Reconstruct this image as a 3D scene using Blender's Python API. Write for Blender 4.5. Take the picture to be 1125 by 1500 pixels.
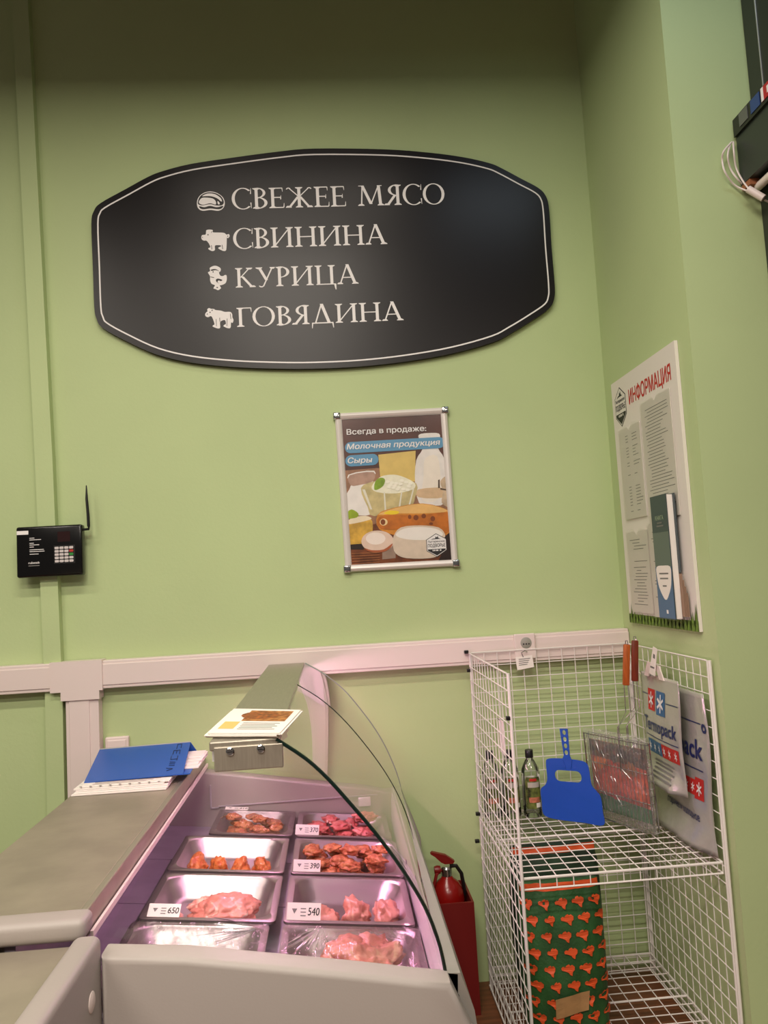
import bpy, bmesh, math, random
import numpy as np
from mathutils import Vector, Matrix, noise
from mathutils.geometry import tessellate_polygon, delaunay_2d_cdt
for o in list(bpy.data.objects): bpy.data.objects.remove(o)
scene = bpy.context.scene
COL = scene.collection
V = Vector
R = math.radians

# ---------------------------------------------------------------- camera
YAW, PITCH, ROLL, FPX = R(3.959), R(4.781), R(-3.188), 1150.0
CAM = V((0, -3.0, 1.5))
_f = V((math.sin(YAW)*math.cos(PITCH), math.cos(YAW)*math.cos(PITCH), math.sin(PITCH)))
_r = V((math.cos(YAW), -math.sin(YAW), 0)); _u = _r.cross(_f)
RR = math.cos(ROLL)*_r + math.sin(ROLL)*_u
UU = -math.sin(ROLL)*_r + math.cos(ROLL)*_u
cd = bpy.data.cameras.new('camera'); cam = bpy.data.objects.new('camera', cd); COL.objects.link(cam)
cd.sensor_fit = 'VERTICAL'; cd.sensor_height = 36; cd.sensor_width = 27; cd.lens = FPX/1500*36
cd.clip_start = .05
m = Matrix.Identity(4)
for i in range(3):
    m[i][0] = RR[i]; m[i][1] = UU[i]; m[i][2] = -_f[i]; m[i][3] = CAM[i]
cam.matrix_world = m
scene.camera = cam
def on(ax, val, x, y):
    """photo pixel -> point on the plane axis=val that the thing touches"""
    d = _f + (x-562.5)/FPX*RR - (y-750)/FPX*UU
    i = 'xyz'.index(ax); t = (val-CAM[i])/d[i]
    return CAM + t*d

# ---------------------------------------------------------------- world, lights, exposure
scene.view_settings.view_transform = 'Standard'; scene.view_settings.look = 'None'
scene.view_settings.exposure = 0.08; scene.view_settings.gamma = 1.0
scene.view_settings.use_curve_mapping = False
w = bpy.data.worlds.new('world'); scene.world = w; w.use_nodes = True
w.node_tree.nodes['Background'].inputs[0].default_value = (1.0, .93, .84, 1)
w.node_tree.nodes['Background'].inputs[1].default_value = .11
WARM, COOL_FILL = (1, .90, .78), (.76, .90, 1)  # cool colour is for an unseen lamp added to tint the right wall face
LAMPS = [(-.10, -1.0, 3.56, 5, WARM), (-.25, -2.0, 3.56, 34, WARM), (-1.9, -2.0, 3.56, 22, WARM), (-.25, -3.5, 3.56, 70, WARM), (1.30, -1.35, 3.68, 7, COOL_FILL), (-1.9, -3.5, 3.56, 50, WARM),
         (-.25, -5.4, 3.56, 60, WARM), (1.6, -5.4, 3.56, 50, WARM)]
def area(name, loc, size, power, color, rot=(0, 0, 0)):
    l = bpy.data.lights.new(name, 'AREA'); l.shape = 'RECTANGLE'; l.size, l.size_y = size
    l.energy = power; l.color = color
    o = bpy.data.objects.new(name, l); o.location = loc; o.rotation_euler = rot; COL.objects.link(o); return o
for i, (x, y, z, p, c) in enumerate(LAMPS):
    area('shop_lamp_light', (x, y, z-.045), (1.1, .16), p, c)

# ---------------------------------------------------------------- materials
def lin(c):
    return tuple(((v/255)/12.92 if v/255 <= .04045 else ((v/255+.055)/1.055)**2.4) for v in c)
MATS = {}
def mat(name, rgb, rough=.5, metal=0, var=0, vscale=20, bump=0, bscale=60, stretch=None, spec=.5, coat=0, rgb2=None, trans=0, emit=None, estr=0, sss=0):
    if name in MATS: return MATS[name]
    M = bpy.data.materials.new(name); M.use_nodes = True; nt = M.node_tree; b = nt.nodes['Principled BSDF']
    c = lin(rgb); b.inputs['Base Color'].default_value = (*c, 1)
    b.inputs['Roughness'].default_value = rough; b.inputs['Metallic'].default_value = metal
    b.inputs['Specular IOR Level'].default_value = spec; b.inputs['Coat Weight'].default_value = coat
    if sss: b.inputs['Subsurface Weight'].default_value = sss; b.inputs['Subsurface Radius'].default_value = (.02, .008, .006)
    if emit: b.inputs['Emission Color'].default_value = (*lin(emit), 1); b.inputs['Emission Strength'].default_value = estr
    if var or bump or rgb2:
        tc = nt.nodes.new('ShaderNodeTexCoord'); mp = nt.nodes.new('ShaderNodeMapping')
        nt.links.new(tc.outputs['Object'], mp.inputs[0])
        if stretch: mp.inputs['Scale'].default_value = stretch
        if var or rgb2:
            n = nt.nodes.new('ShaderNodeTexNoise'); n.inputs['Scale'].default_value = vscale; n.inputs['Detail'].default_value = 5
            nt.links.new(mp.outputs[0], n.inputs['Vector'])
            cr = nt.nodes.new('ShaderNodeValToRGB'); nt.links.new(n.outputs['Fac'], cr.inputs[0])
            a2 = lin(rgb2) if rgb2 else tuple(min(1, v*(1+var)) for v in c)
            a1 = c if rgb2 else tuple(v*(1-var) for v in c)
            cr.color_ramp.elements[0].position = .36; cr.color_ramp.elements[1].position = .64
            cr.color_ramp.elements[0].color = (*a1, 1); cr.color_ramp.elements[1].color = (*a2, 1)
            nt.links.new(cr.outputs[0], b.inputs['Base Color'])
        if bump:
            n2 = nt.nodes.new('ShaderNodeTexNoise'); n2.inputs['Scale'].default_value = bscale; n2.inputs['Detail'].default_value = 4
            nt.links.new(mp.outputs[0], n2.inputs['Vector'])
            bp = nt.nodes.new('ShaderNodeBump'); bp.inputs['Strength'].default_value = bump; bp.inputs['Distance'].default_value = .01
            nt.links.new(n2.outputs['Fac'], bp.inputs['Height']); nt.links.new(bp.outputs[0], b.inputs['Normal'])
    MATS[name] = M
    return M
def glassy(name, tint, gloss=.08, rough=.02, bump=0, bscale=40, stretch=None, ior=1.45, milk=0, gmul=1.0):
    """thin clear sheet: transparent, with Fresnel gloss and optional milkiness"""
    if name in MATS: return MATS[name]
    M = bpy.data.materials.new(name); M.use_nodes = True; nt = M.node_tree; nt.nodes.clear()
    out = nt.nodes.new('ShaderNodeOutputMaterial'); tr = nt.nodes.new('ShaderNodeBsdfTransparent'); gl = nt.nodes.new('ShaderNodeBsdfGlossy')
    tr.inputs[0].default_value = (*tint, 1); gl.inputs['Roughness'].default_value = rough; gl.inputs[0].default_value = (1, 1, 1, 1)
    fr = nt.nodes.new('ShaderNodeFresnel'); fr.inputs[0].default_value = ior
    ad = nt.nodes.new('ShaderNodeMath'); ad.operation = 'MULTIPLY_ADD'; ad.inputs[1].default_value = gmul; ad.inputs[2].default_value = gloss; ad.use_clamp = True
    nt.links.new(fr.outputs[0], ad.inputs[0])
    mx = nt.nodes.new('ShaderNodeMixShader'); nt.links.new(ad.outputs[0], mx.inputs[0]); nt.links.new(gl.outputs[0], mx.inputs[2])
    if milk:
        df = nt.nodes.new('ShaderNodeBsdfDiffuse'); df.inputs[0].default_value = (.8, .8, .76, 1)
        m2 = nt.nodes.new('ShaderNodeMixShader'); m2.inputs[0].default_value = milk
        nt.links.new(tr.outputs[0], m2.inputs[1]); nt.links.new(df.outputs[0], m2.inputs[2]); nt.links.new(m2.outputs[0], mx.inputs[1])
    else: nt.links.new(tr.outputs[0], mx.inputs[1])
    if bump:
        tc = nt.nodes.new('ShaderNodeTexCoord'); mp = nt.nodes.new('ShaderNodeMapping'); nt.links.new(tc.outputs['Object'], mp.inputs[0])
        if stretch: mp.inputs['Scale'].default_value = stretch
        n2 = nt.nodes.new('ShaderNodeTexNoise'); n2.inputs['Scale'].default_value = bscale; nt.links.new(mp.outputs[0], n2.inputs['Vector'])
        bp = nt.nodes.new('ShaderNodeBump'); bp.inputs['Strength'].default_value = bump; bp.inputs['Distance'].default_value = .02
        nt.links.new(n2.outputs['Fac'], bp.inputs['Height']); nt.links.new(bp.outputs[0], gl.inputs['Normal']); nt.links.new(bp.outputs[0], fr.inputs['Normal'])
    nt.links.new(mx.outputs[0], out.inputs[0]); MATS[name] = M
    return M

wall_m = mat('green_wall_paint', (180, 196, 144), .6, var=.03, vscale=1.5, bump=.05, bscale=90, spec=.3)
floor_m = mat('brown_wood_floor', (112, 66, 40), .45, var=.25, vscale=6, stretch=(1, 8, 1))
plastic_w = mat('white_plastic', (222, 206, 200), .4)
plastic_w2 = mat('white_case_plastic', (156, 147, 141), .5, bump=.03, bscale=200)
steel = mat('brushed_steel', (168, 160, 146), .42, .7, var=.05, vscale=30, bump=.03, bscale=25, stretch=(12, .6, 1))
steel_top = mat('worn_steel_worktop', (158, 148, 132), .45, .5, var=.10, vscale=7, bump=.04, bscale=40)
steel_tray = mat('polished_tray_steel', (166, 152, 154), .36, .85)
deck_m = mat('grey_deck_steel', (168, 158, 170), .4, .3, var=.08, vscale=10)
alu = mat('grey_aluminium', (176, 176, 170), .4, .6)
white_paint = mat('white_inner_plastic', (232, 226, 228), .45)
glass = glassy('clear_glass', (.94, .97, .95), .02, .02, milk=.05)  # slight milk whitens the pane in place of the bright room's reflection
glass_side = glassy('side_glass', (.96, .98, .97), .01, .02)
edge_m = mat('green_glass_edge', (14, 34, 28), .15)
edge_l = mat('pale_glass_edge', (140, 148, 138), .3)
film = glassy('cling_film', (.985, .98, .985), .02, .08, bump=.7, bscale=30, stretch=(1.4, .5, 1), gmul=.6)
film_p = glassy('crinkled_film', (.98, .98, .98), .04, .12, bump=.8, bscale=45, milk=.10, gmul=.6)
clear_pl = glassy('clear_plastic', (.93, .95, .93), .04, .08)
black = mat('black_plastic', (16, 15, 15), .35)
sign_m = mat('black_sign_board', (16, 11, 12), .32, spec=.28)
print_w = mat('white_print', (232, 228, 226), .6)
print_k = mat('black_print', (28, 26, 26), .6)
print_grey = mat('grey_print', (116, 114, 110), .6)
paper = mat('white_paper', (236, 228, 220), .7)
paper2 = mat('greyish_paper', (224, 218, 208), .6)
wire_w = mat('white_coated_wire', (226, 220, 214), .4)
red_m = mat('red_paint', (120, 14, 10), .4)
chrome = mat('chrome', (200, 200, 200), .15, 1)
blue_pl = mat('blue_plastic', (22, 72, 170), .35)
print_red = mat('red_print', (182, 34, 28), .6)
print_blue = mat('blue_print', (40, 62, 130), .6)

# ---------------------------------------------------------------- builders
def newobj(name, me, material, parent=None):
    o = bpy.data.objects.new(name, me); COL.objects.link(o)
    if material and not me.materials: me.materials.append(material)
    if parent: o.parent = parent
    return o
ORG = {}
def thing(name, label, cat, loc=(0, 0, 0), rot=(0, 0, 0), group=None, local=False):
    o = bpy.data.objects.new(name, None); COL.objects.link(o); o.empty_display_size = .05
    o.location = loc; o.rotation_euler = rot
    ORG[o.name] = V((0, 0, 0)) if local else V(loc)
    return tag(o, label, cat, group)
def tag(o, label, cat, group=None):
    o['label'] = label; o['category'] = cat
    if group: o['group'] = group
    return o
def struct(o, label=None, cat='structure'):
    o['kind'] = 'structure'
    if label: o['label'] = label
    o['category'] = cat
    return o
class MB:
    def __init__(s): s.v = []; s.f = []
    def add(s, vs, fs):
        k = len(s.v); s.v += [V(p) for p in vs]; s.f += [tuple(i+k for i in f) for f in fs]; return s
    def box(s, x0, x1, y0, y1, z0, z1):
        vs = [(x, y, z) for z in (z0, z1) for y in (y0, y1) for x in (x0, x1)]
        return s.add(vs, [(0, 2, 3, 1), (4, 5, 7, 6), (0, 1, 5, 4), (2, 6, 7, 3), (0, 4, 6, 2), (1, 3, 7, 5)])
    def rbox(s, x0, x1, y0, y1, z0, z1, r=.005, seg=2):
        bm = bmesh.new(); bmesh.ops.create_cube(bm, size=1)
        for v in bm.verts: v.co = V(((x0+x1)/2+v.co.x*(x1-x0), (y0+y1)/2+v.co.y*(y1-y0), (z0+z1)/2+v.co.z*(z1-z0)))
        bmesh.ops.bevel(bm, geom=bm.edges[:], offset=r, segments=seg, profile=.5, affect='EDGES')
        return s.frombm(bm)
    def frombm(s, bm):
        bm.verts.index_update()
        s.add([v.co.copy() for v in bm.verts], [[v.index for v in f.verts] for f in bm.faces]); bm.free(); return s
    def tube(s, pts, r, n=6, closed=False, cap=True):
        pts = [V(p) for p in pts]; m = len(pts); rr = r if isinstance(r, (list, tuple)) else [r]*m
        prev = None; vs = []; fs = []
        for i, p in enumerate(pts):
            a = pts[(i-1) % m] if (i > 0 or closed) else p; b = pts[(i+1) % m] if (i < m-1 or closed) else p
            t = (b-a).normalized()
            if prev is None: prev = t.orthogonal().normalized()
            nrm = (prev - t*prev.dot(t)); nrm = nrm.normalized() if nrm.length > 1e-6 else t.orthogonal().normalized(); prev = nrm
            bi = t.cross(nrm)
            for k in range(n):
                a_ = 2*math.pi*k/n + math.pi/n; vs.append(p + rr[i]*(math.cos(a_)*nrm + math.sin(a_)*bi))
        for i in range(m if closed else m-1):
            for k in range(n):
                k2 = (k+1) % n; j = (i+1) % m
                fs.append((i*n+k, i*n+k2, j*n+k2, j*n+k))
        if cap and not closed: fs.append(tuple(range(n-1, -1, -1))); fs.append(tuple((m-1)*n+k for k in range(n)))
        return s.add(vs, fs)
    def lathe(s, prof, c, n=20, axis=(0, 0, 1)):
        ax = V(axis).normalized(); a = ax.orthogonal().normalized(); b = ax.cross(a); c = V(c); vs = []; fs = []
        for r, h in prof:
            for k in range(n):
                t = 2*math.pi*k/n; vs.append(c + ax*h + r*(math.cos(t)*a + math.sin(t)*b))
        for i in range(len(prof)-1):
            for k in range(n):
                k2 = (k+1) % n; fs.append((i*n+k, i*n+k2, (i+1)*n+k2, (i+1)*n+k))
        fs.append(tuple(range(n-1, -1, -1))); fs.append(tuple((len(prof)-1)*n+k for k in range(n)))
        return s.add(vs, fs)
    def prism(s, poly, O, U, W, N, d, holes=()):
        """flat polygon (u,v) with holes on frame O,U,W, extruded by d along N"""
        O, U, W, N = V(O), V(U), V(W), V(N); loops = [list(poly)]+[list(h) for h in holes]
        flat = [p for l in loops for p in l]
        tri = tessellate_polygon([[V((p[0], p[1], 0)) for p in l] for l in loops])
        a = [O+U*p[0]+W*p[1] for p in flat]; n = len(a)
        if d == 0: return s.add(a, tri)
        fs = [tuple(t) for t in tri]+[tuple(i+n for i in reversed(t)) for t in tri]; k = 0
        for l in loops:
            m = len(l)
            for i in range(m): fs.append((k+i, k+(i+1) % m, n+k+(i+1) % m, n+k+i))
            k += m
        return s.add(a+[p+N*d for p in a], fs)
    def poly3(s, pts):
        pts = [V(p) for p in pts]
        return s.add(pts, [tuple(t) for t in tessellate_polygon([pts])])
    def build(s, name, material, parent=None, smooth=False, root=None, recalc=True, local=False):
        """root = the thing whose origin the coordinates are relative to"""
        if parent is not None or local:
            org = V((0, 0, 0)) if local else ORG.get(root.name if root else parent.name, V((0, 0, 0)))
        else:
            xs = [p.x for p in s.v]; ys = [p.y for p in s.v]; zs = [p.z for p in s.v]
            org = V(((min(xs)+max(xs))/2, (min(ys)+max(ys))/2, min(zs)))
        me = bpy.data.meshes.new(name); me.from_pydata([p-org for p in s.v], [], s.f)
        if recalc:
            bm = bmesh.new(); bm.from_mesh(me); bmesh.ops.recalc_face_normals(bm, faces=bm.faces[:]); bm.to_mesh(me); bm.free()
        if smooth:
            me.polygons.foreach_set('use_smooth', [True]*len(me.polygons))
            if smooth != 'all':
                try: me.set_sharp_from_angle(angle=R(40))
                except Exception: pass
        o = newobj(name, me, material, parent)
        if name in ('printed_lines', 'emblem_drawing', 'emblem_marks', 'printed_marks', 'handwriting', 'punched_hole', 'side_wires'): o['kind'] = 'stuff'
        if parent is None and not local: o.location = org
        ORG[o.name] = org
        return o
def cr(pts, n=6, closed=True):
    """Catmull-Rom through 2D/3D points"""
    pts = [V(p) for p in pts]; m = len(pts); out = []
    for i in range(m if closed else m-1):
        if closed: p = [pts[(i+k-1) % m] for k in range(4)]
        else: p = [pts[max(0, min(m-1, i+k-1))] for k in range(4)]
        for j in range(n):
            t = j/n
            out.append(.5*((2*p[1])+(-p[0]+p[2])*t+(2*p[0]-5*p[1]+4*p[2]-p[3])*t*t+(-p[0]+3*p[1]-3*p[2]+p[3])*t**3))
    if not closed: out.append(pts[-1])
    return out
def ell(cx, cy, rx, ry, n=20, a0=0, a1=360):
    full = abs(a1-a0) >= 360
    return [(cx+rx*math.cos(R(a0+(a1-a0)*i/(n if full else n-1))), cy+ry*math.sin(R(a0+(a1-a0)*i/(n if full else n-1)))) for i in range(n)]
def rrect(x0, x1, y0, y1, r, n=5):
    out = []
    for cx, cy, a in ((x1-r, y0+r, -90), (x1-r, y1-r, 0), (x0+r, y1-r, 90), (x0+r, y0+r, 180)):
        out += [(cx+r*math.cos(R(a+90*i/n)), cy+r*math.sin(R(a+90*i/n))) for i in range(n+1)]
    return out
def text_mb(s, width=None, height=None, bold=0, shear=0, fn=None, align='LEFT'):
    """text as triangles; fitted into width x height (cap height), mapped by fn(u,v)->3D"""
    c = bpy.data.curves.new('t', 'FONT'); c.body = s; c.size = 1; c.resolution_u = 3
    o = bpy.data.objects.new('t', c); COL.objects.link(o)
    dg = bpy.context.evaluated_depsgraph_get(); oe = o.evaluated_get(dg); cu = oe.to_curve(dg)
    cont = []
    for sp in cu.splines:                       # glyph outlines; each outer contour is filled on its own
        pts = []; bz = sp.bezier_points; nb = len(bz)
        for k in range(nb):
            a, b = bz[k], bz[(k+1) % nb]
            straight = (a.handle_right-a.co).cross(b.co-a.co).length < 1e-5 and (b.handle_left-b.co).cross(b.co-a.co).length < 1e-5
            for q in range(1 if straight else 4):
                t = q/4; u = 1-t; pts.append(u**3*a.co+3*u*u*t*a.handle_right+3*u*t*t*b.handle_left+t**3*b.co)
        pts = [p for k, p in enumerate(pts) if (p-pts[k-1]).length > 1e-5]
        if len(pts) > 2: cont.append((sum(pts[k-1].x*pts[k].y-pts[k].x*pts[k-1].y for k in range(len(pts)))/2, pts))
    oe.to_curve_clear(); bpy.data.objects.remove(o); bpy.data.curves.remove(c)
    vs, fs = [], []
    if cont:
        p2, ed = [], []
        for ar, p in cont:
            k0 = len(p2); p2 += [V((q.x, q.y)) for q in p]; ed += [(k0+k, k0+(k+1) % len(p)) for k in range(len(p))]
        ov, oe_, of, _a, _b, _c = delaunay_2d_cdt(p2, ed, [], 0, 1e-6)
        bxs = [(min(q.x for q in p), max(q.x for q in p), min(q.y for q in p), max(q.y for q in p), p) for ar, p in cont]
        def winding(x, y):
            w_ = 0
            for x0, x1, y0, y1, p in bxs:
                if x0 < x < x1 and y0 < y < y1:
                    for k in range(len(p)):
                        a, b = p[k-1], p[k]
                        if (a.y > y) != (b.y > y) and x < (b.x-a.x)*(y-a.y)/(b.y-a.y)+a.x: w_ += 1 if b.y > a.y else -1
            return w_
        for f in of:
            c_ = sum((ov[k] for k in f), V((0, 0)))/len(f)
            if winding(c_.x, c_.y): fs.append(tuple(f))
        vs = [V((q.x+shear*q.y, q.y, 0)) for q in ov]
    mb = MB()
    if not vs: return mb
    x0 = min(v.x for v in vs); x1 = max(v.x for v in vs); CAP = .73
    sy = (height or .1)/CAP; sx = (width/(x1-x0)) if width else sy
    for dx, dy in (((0, 0),) if bold <= 0 else ((-1, -1), (1, -1), (-1, 1), (1, 1), (0, 0))):
        q0 = fn(0, 0); nn = (fn(.01, 0)-q0).cross(fn(0, .01)-q0).normalized()*.00001; kb = 4*len(mb.v)//len(vs)
        mb.add([fn((v.x-x0+dx*bold)*sx, (v.y+dy*bold*.7)*sy)+nn*(kb+v.z) for v in vs], fs)
    return mb

# ================================================================ THE SETTING
XR = 1.112; YP = -.745
struct(MB().box(-2.6, XR, 0, .12, 0, 4.3).build('wall_back', wall_m), 'pale green painted wall behind the meat counter', 'wall')
struct(MB().box(XR, 1.6, YP, .12, 0, 4.3).build('wall_right', wall_m), 'pale green side wall carrying the information board', 'wall')
struct(MB().box(-2.6, 3.2, -6.5, 0, -.05, 0).build('floor', floor_m), 'brown wood-look floor under the rack', 'floor')
struct(MB().box(-2.6, 3.2, -6.5, .12, 4.3, 4.36).build('ceiling', mat('dark_ceiling', (60, 58, 54), .8)), 'dark ceiling above the shop', 'ceiling')
rib = MB()
rib.prism([(-1.062, 0), (-1.0, 0), (-1.0, 1.16), (-1.018, 2.0), (-1.079, 3.9), (-1.09, 4.3), (-1.15, 4.3), (-1.14, 3.9), (-1.082, 2.0), (-1.062, 1.16)], (0, -.035, 0), (1, 0, 0), (0, 0, 1), (0, 1, 0), .035)
struct(rib.build('trim_1', wall_m), 'green painted boxed-in pipe running up the wall', 'pipe casing')

# ceiling lamps (above the frame); the cool one is an added fill
for i, (x, y, z, p, c) in enumerate(LAMPS):
    t = thing('ceiling_lamp', ['white ceiling lamp hanging closest to the wall above the black sign', 'white ceiling lamp over the middle of the meat counter', 'white ceiling lamp over the left end behind the counter', 'white ceiling lamp just behind the viewer, in the middle', 'added fill lamp with cooler light beside the dark cabinet', 'white ceiling lamp just behind the viewer, on the left', 'white ceiling lamp deep in the shop, in the middle', 'white ceiling lamp deep in the shop, on the right'][i], 'lamp', (x, y, z), group='ceiling lamps')
    MB().rbox(x-.6, x+.6, y-.1, y+.1, z-.035, z+.03, .008).build('housing', plastic_w, t)
    for dx in (-.4, .4): MB().tube([(x+dx, y, z+.03), (x+dx, y, 4.3)], .004).build('suspension_wire', chrome, t)

# ================================================================ BLACK SIGN
YS = -.022
so = [(460,217.6),(561,218.6),(629,223.6),(679.6,230.4),(716.8,238.9),(734,246),(764,262),(789,275.5),(800,288),(804.5,308),(808,362),(812.5,416),(812,436.5),(804.6,451.7),(780,469),(750.5,487),(723.5,500.7),(662.7,517.6),(595,529.4),(527.6,536.8),(460,540),(408,540),(344,537.6),(280,531),(228.8,519),(184,499),(150,480),(141.5,467),(138,449.6),(136,392),(133.8,328),(137.6,308.8),(148,297),(184,277),(216,259.5),(238.4,250.6),(280,240),(344,230.4),(408,222)]
sp = [on('y', YS, *p) for p in so]
s2 = [(p.x, p.z) for p in cr([(p.x, p.z) for p in sp], 4)] if False else [(p[0], p[1]) for p in cr([V((q.x, q.z)) for q in sp], 4)]
sign = thing('menu_sign', 'large black rounded sign listing meats in white serif lettering', 'sign', (.04, 0, 2.32))
MB().prism(s2, (0, YS, 0), (1, 0, 0), (0, 0, 1), (0, 1, 0), .02).build('board', sign_m, sign)
def inset(poly, d):
    n = len(poly); out = []
    for i in range(n):
        a, b = V(poly[i-1]), V(poly[(i+1) % n]); t = (b-a).normalized(); nn = V((-t.y, t.x))
        out.append(V(poly[i])+nn*d)
    return out
area2 = sum(s2[i-1][0]*s2[i][1]-s2[i][0]*s2[i-1][1] for i in range(len(s2)))
sg = 1 if area2 > 0 else -1
i1 = inset(s2, sg*.022); i2 = inset(s2, sg*.0275); n = len(s2)
MB().add([(p[0], YS-.0006, p[1]) for p in i1]+[(p[0], YS-.0006, p[1]) for p in i2], [(i, (i+1) % n, n+(i+1) % n, n+i) for i in range(n)]).build('border_line', print_w, sign)

# --- serif lettering
T, TH = .125, .05
def glyph(ch):
    P = []
    def L(x0, y0, x1, y1, w): P.append([(x0-w/2, y0), (x0+w/2, y0), (x1+w/2, y1), (x1-w/2, y1)])
    def H(x0, x1, y, h=TH): P.append([(x0, y-h/2), (x1, y-h/2), (x1, y+h/2), (x0, y+h/2)])
    def SF(x, top, w=.30):
        y = 1 if top else 0; s = -1 if top else 1; h = .035
        P.append([(x-w/2, y), (x+w/2, y), (x+w/2, y+s*h), (x+T*.5, y+s*.09), (x-T*.5, y+s*.09), (x-w/2, y+s*h)])
    def A(cx, cy, rx, ry, a0, a1, wx=T, wy=TH*.8, n=22):
        o = ell(cx, cy, rx, ry, n+1, a0, a1-1e-3); i = ell(cx, cy, rx-wx, ry-wy, n+1, a0, a1-1e-3)
        for k in range(n): P.append([o[k], o[k+1], i[k+1], i[k]])
    def tick(x, y0, y1, w=.045): P.append([(x-w, y0), (x, y0), (x, y1), (x-w*.3, y1)])
    def stem(x): L(x, 0, x, 1, T); SF(x, 0); SF(x, 1)
    if ch == 'О': A(.46, .5, .46, .53, 0, 360); return P, .92
    if ch == 'С':
        A(.46, .5, .46, .53, 48, 312); tick(.80, .72, 1.0); tick(.80, .30, .02); return P, .80
    if ch == 'В':
        stem(.16); A(.18, .76, .36, .26, -90, 90, T*.9); A(.18, .27, .43, .29, -90, 90, T); H(.1, .24, .985, .05); H(.1, .24, .51, .05); H(.1, .24, .0, .05); return P, .62
    if ch == 'Е':
        stem(.16); H(.16, .56, .975); H(.16, .50, .52); H(.16, .60, .025); tick(.58, .98, .80); tick(.63, .02, .24); tick(.51, .42, .62); return P, .64
    if ch == 'Ж':
        stem(.56)
        L(.56, .52, .18, .93, TH*1.2); L(.56, .52, .94, .93, TH*1.2); L(.14, .0, .52, .54, T*.9); L(.98, 0, .60, .54, T*.9)
        A(.13, .90, .10, .09, 20, 180, .05, .05, 8); A(.99, .90, .10, .09, 0, 160, .05, .05, 8); SF(.12, 0, .24); SF(1.0, 0, .24); return P, 1.12
    if ch == 'М':
        L(.16, 0, .22, 1, TH*1.1); L(.22, 1, .56, .08, T); L(.56, .08, .90, 1, TH); L(.96, 0, .90, 1, T); SF(.15, 0, .26); SF(.97, 0, .28)
        P.append([(.06, 1), (.28, 1), (.24, .96), (.06, .965)]); P.append([(.84, 1), (1.04, 1), (1.04, .965), (.88, .96)]); return P, 1.10
    if ch == 'Я':
        stem(.54); A(.52, .74, .38, .28, 90, 270, T*.95); H(.46, .58, .985, .05); H(.46, .58, .48, .05)
        L(.10, 0, .42, .48, T); SF(.08, 0, .22); return P, .70
    if ch == 'И':
        stem(.16); stem(.78); L(.2, .12, .74, .9, TH*1.2); return P, .94
    if ch == 'Н':
        stem(.16); stem(.76); H(.16, .76, .5); return P, .92
    if ch == 'А':
        L(.10, 0, .42, 1.02, TH*1.2); L(.74, 0, .42, 1.02, T*1.05); H(.22, .62, .34); SF(.10, 0, .24); SF(.74, 0, .28); return P, .84
    if ch == 'К':
        stem(.16); L(.22, .5, .60, .97, TH*1.2); L(.70, 0, .30, .56, T); SF(.72, 0, .26); SF(.60, 1, .26); return P, .82
    if ch == 'У':
        L(.14, 1, .44, .34, T); L(.30, .02, .70, 1, TH*1.2); A(.22, .06, .11, .09, 180, 360, .05, .06, 8); SF(.14, 1, .28); SF(.70, 1, .22); return P, .78
    if ch == 'Р':
        stem(.16); A(.18, .73, .40, .29, -90, 90, T); H(.1, .24, .985, .05); H(.1, .24, .46, .05); return P, .60
    if ch == 'Ц':
        L(.16, 0, .16, 1, T); L(.72, 0, .72, 1, T); SF(.16, 1); SF(.72, 1); H(.06, .86, .025); P.append([(.80, .04), (.90, .04), (.90, -.26), (.86, -.26)]); return P, .92
    if ch == 'Г':
        stem(.16); H(.16, .60, .975); tick(.62, .98, .76); return P, .60
    if ch == 'Д':
        L(.18, 0, .46, 1.04, TH*1.2); L(.76, 0, .46, 1.04, T*1.05); H(.04, .92, .03, .06); P.append([(.04, .04), (.09, .04), (.06, -.24), (.03, -.24)]); P.append([(.87, .04), (.93, .04), (.94, -.24), (.91, -.24)]); return P, .96
    return P, .38
def serif_text(s, a, b, cap_px):
    """a,b: photo pixels of the baseline's ends"""
    pa, pb = on('y', YS, *a), on('y', YS, *b); gl = []; x = 0
    for ch in s:
        P, w = glyph(ch); gl.append((P, x)); x += w+.05
    x -= .05
    U = (pb-pa)/x; cap = cap_px*2.98/FPX; Wv = V((0, 0, cap))
    mb = MB(); k = 0; out = []; word = ''
    for (P, ox), ch in zip(gl, s):
        if ch == ' ': out.append((word, mb)); mb = MB(); word = ''; continue
        word += ch
        for poly in P:
            k += 1
            mb.add([pa+U*(ox+p[0])+Wv*p[1]+V((0, -.0006-.00002*(k % 7), 0)) for p in poly], [tuple(range(len(poly)))])
    return out+[(word, mb)]
for s, a, b, c in (('СВЕЖЕЕ МЯСО', (340, 306.5), (652, 298.5), 32), ('СВИНИНА', (342, 364.5), (566, 357.5), 31), ('КУРИЦА', (345, 421.5), (524, 415.5), 30), ('ГОВЯДИНА', (347, 479), (590, 469), 29)):
    for w_, mb in serif_text(s, a, b, c):
        o = mb.build('lettering', print_w, sign, recalc=False); o['label'] = 'white serif word ' + w_
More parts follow.
